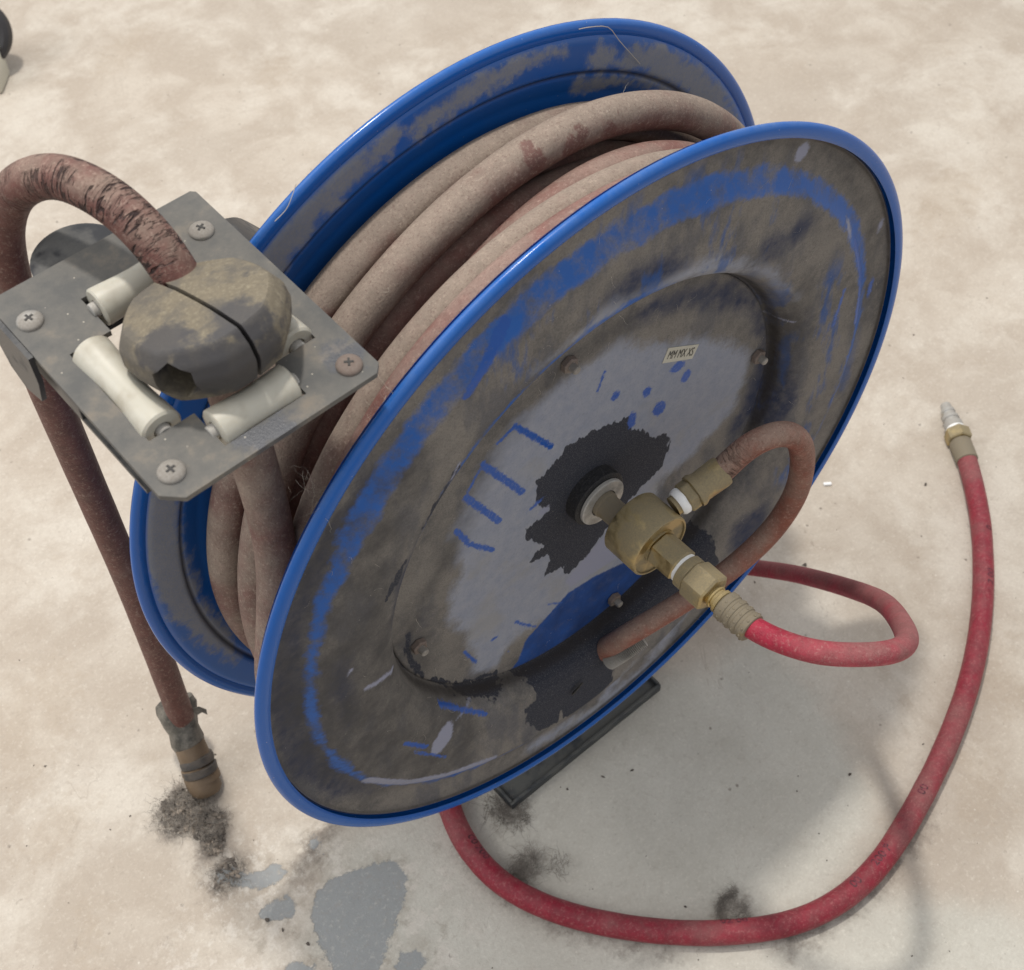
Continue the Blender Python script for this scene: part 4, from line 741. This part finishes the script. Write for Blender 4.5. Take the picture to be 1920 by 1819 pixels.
def crumbs(pts, sizes, mat, name, label, cat, kind='stuff'):
    V = []; F = []
    for (x, y, z), sz in zip(pts, sizes):
        bm = bmesh.new(); bmesh.ops.create_icosphere(bm, subdivisions=1, radius=sz); o0 = len(V); sc = (rng.uniform(.6, 1.5), rng.uniform(.5, 1.2), rng.uniform(.35, .8)); a = rng.uniform(0, 6.28)
        for v in bm.verts:
            k = 1+.35*rng.gauss(0, 1); X, Y_, Z_ = v.co.x*sc[0]*k, v.co.y*sc[1]*k, v.co.z*sc[2]*k; V.append((x+X*math.cos(a)-Y_*math.sin(a), y+X*math.sin(a)+Y_*math.cos(a), max(z+Z_, .0001)))
        for f in bm.faces: F.append(tuple(o0+v.index for v in f.verts))
        bm.free()
    o = mk(name, V, F, mat, sharp=20); 
    if label: o['label'] = label
    if cat: o['category'] = cat
    o['kind'] = kind; return o
t = NT('crumb_brown'); M_crumb = t.done(t.mix(t.mapr(t.noise(90, 3), .42, .6), (.10, .085, .072), (.33, .275, .22)), .95)
t = NT('crumb_dark'); M_cd = t.done(t.mix(t.noise(70), (.05, .042, .038), (.13, .11, .09)), .95)
c1 = (-0.2743, 0.17689); c2 = (-0.27221, 0.1382); c3 = (-0.27701, 0.11215); c4 = (-0.0871, 0.01111); c5 = (-0.10604, -0.0297); c6 = (-0.0116, -0.15229); c7 = (0.08674, -0.20872); c8 = (-0.26572, 0.15225)
strands(tuft(c1, .024, 650, .012, .014)+tuft(c8, .015, 300, .012, .010)+tuft(c3, .016, 160, .003, .012)+tuft(c2, .010, 120, .005, .01), M_lint, 'lint_pile', 'grey brown lint heap around the taped hose end', 'lint')
pts = []; szs = []
for c, r, n, h in ((c1, .019, 240, .009), (c8, .014, 160, .009), (c2, .009, 80, .004), (c3, .012, 50, .002)):
    for _ in range(n): a = rng.uniform(0, 6.28); q = r*math.sqrt(rng.random()); pts.append((c[0]+q*math.cos(a), c[1]+q*math.sin(a), rng.random()*h*(1-q/r))); szs.append(rng.choice((.0004, .0006, .0008, .0010, .0013, .0020)))
crumbs(pts, szs, M_crumb, 'debris_heap', 'brown crumbs and leaf bits heaped at the taped hose end', 'debris')
strands(tuft(c4, .011, 130, .003, .018)+tuft((c4[0]-.006, c4[1]+.012), .008, 60, .003, .02)+tuft((c4[0]+.003, c4[1]-.012), .007, 50, .002, .014), M_lint, 'lint_tuft', 'lint tuft at the corner of the reel foot', 'lint')
strands(tuft(c5, .011, 190, .006, .018)+tuft((c5[0]+.02, c5[1]-.016), .008, 60, .010, .012), M_lint, 'lint_tuft', 'dark lint tuft caught against the lower left bend of the red floor hose', 'lint')
ringl = []
for _ in range(420):
    a = rng.uniform(.6, 4.6); q = .0105+rng.gauss(0, .0012); ringl.append(((c6[0]+q*math.cos(a)*1.2, c6[1]+q*math.sin(a), .0006+rng.random()*.004), (-math.sin(a), math.cos(a), rng.gauss(0, .2)), rng.uniform(.004, .011), .35))
strands(ringl+tuft(c6, .010, 50, .002), M_lint, 'lint_ring', 'curled ring of dark lint beside the lowest bend of the red floor hose', 'lint')
fz = []
for i in range(0, len(fpth)-8):
    px = fpth[i]; sd = np.cross(T[i], (0, 0, 1))
    for _ in range(2):
        s_ = rng.choice((-1, 1)); dens = .25 if s_ < 0 else .9
        if rng.random() > dens: continue
        fz.append((px+sd*s_*RRd*rng.uniform(.75, 1.15)-np.array((0, 0, RRd*.75)), sd*s_+T[i]*rng.gauss(0, .8), rng.uniform(.003, .008), .5))
strands(fz, M_lint, 'lint_line', 'thin fringe of lint along the edge of the red floor hose', 'lint', rad=.00010)
# specks scattered on the floor
pts = []; szs = []
for _ in range(420): pts.append((rng.uniform(-.5, .8), rng.uniform(-.35, 1.0), 0)); szs.append(rng.choice((.0003, .0004, .0005, .0008)))
for p_ in ((0.53481, 0.13174), (0.39635, 0.00521), (0.13062, -0.13678), (0.20573, 0.03354), (0.25034, 0.01762), (-0.20774, 0.34554), (-0.01315, -0.01319), (0.00729, -0.02449), (-0.04072, -0.00327), (-0.0375, -0.12727), (-0.26897, 0.0499), (-0.27342, 0.06404), (-0.26042, 0.02978)): pts.append(p_+(.0004,)); szs.append(.0013)
crumbs(pts, szs, M_cd, 'grit', 'dark grit specks scattered over the concrete floor', 'grit')
ch_ = (0.33113, 0.06316); o = mk('chip', *box((ch_[0], ch_[1], .0012), ((.8, -.6, 0), (.6, .8, 0), (0, 0, 1)), (.0036, .0016, .0011), .0006), M_tape, None, sharp=60); tag(o, 'small white chip lying on the floor right of the brown leader hose', 'chip'); setloc(o, (ch_[0], ch_[1], 0))
# hairs and web on the reel
web = []
for (a, b, n_) in ((((-0.13498, -0.003, 0.52727)), ((-0.14333, 0.02, 0.48971)), 10), (((-0.13636, 0.03, 0.48692)), ((-0.13509, -0.003, 0.52633)), 8), (((-0.17723, 0.03, 0.47735)), ((-0.18305, 0.0, 0.47995)), 12)):
    a = np.array(a); b = np.array(b)
    for _ in range(n_): web.append((a+(b-a)*rng.random()+np.array([rng.gauss(0, .002) for _ in range(3)]), b-a+np.array([rng.gauss(0, .02) for _ in range(3)]), rng.uniform(.006, .022), .35))
for _ in range(90):
    i = rng.randrange(len(wound1)); web.append((wound1[i]+np.array((rng.gauss(0, .006), rng.gauss(0, .006), .009)), (rng.gauss(0, 1), rng.gauss(0, 1), .2), rng.uniform(.003, .009), .4))
for _ in range(120):
    a = rng.uniform(0, 6.28); r_ = rng.uniform(.12, .238); y_ = .022 if r_ < .15 else .0; web.append(((r_*math.cos(a), y_-.0006, HZ+r_*math.sin(a)), (rng.gauss(0, 1), -.1, rng.gauss(0, 1)), rng.uniform(.002, .008), .3))
ww = strands(web, M_pl, 'hair_wisps', None, None, kind='stuff', rad=.00009, parent=reel)
# cobweb line over the top of the rear flange
cw = [(0.07415, 0.1187, 0.55057), (0.0798, 0.1167, 0.55026), (0.0932, 0.1167, 0.54431), (0.10138, 0.1167, 0.53294), (0.10969, 0.1157, 0.5214), (0.11856, 0.1167, 0.51003)]
V, F, UV, s = tube(catmull(cw, .004), .00022, 5); mk('cobweb', V, F, M_pl, reel)
cw = [(-0.10409, 0.1187, 0.54797), (-0.10953, 0.1167, 0.5427), (-0.1134, 0.1167, 0.53848), (-0.12001, 0.1167, 0.5358)]
V, F, UV, s = tube(catmull(cw, .004), .0002, 5); mk('cobweb', V, F, M_pl, reel)
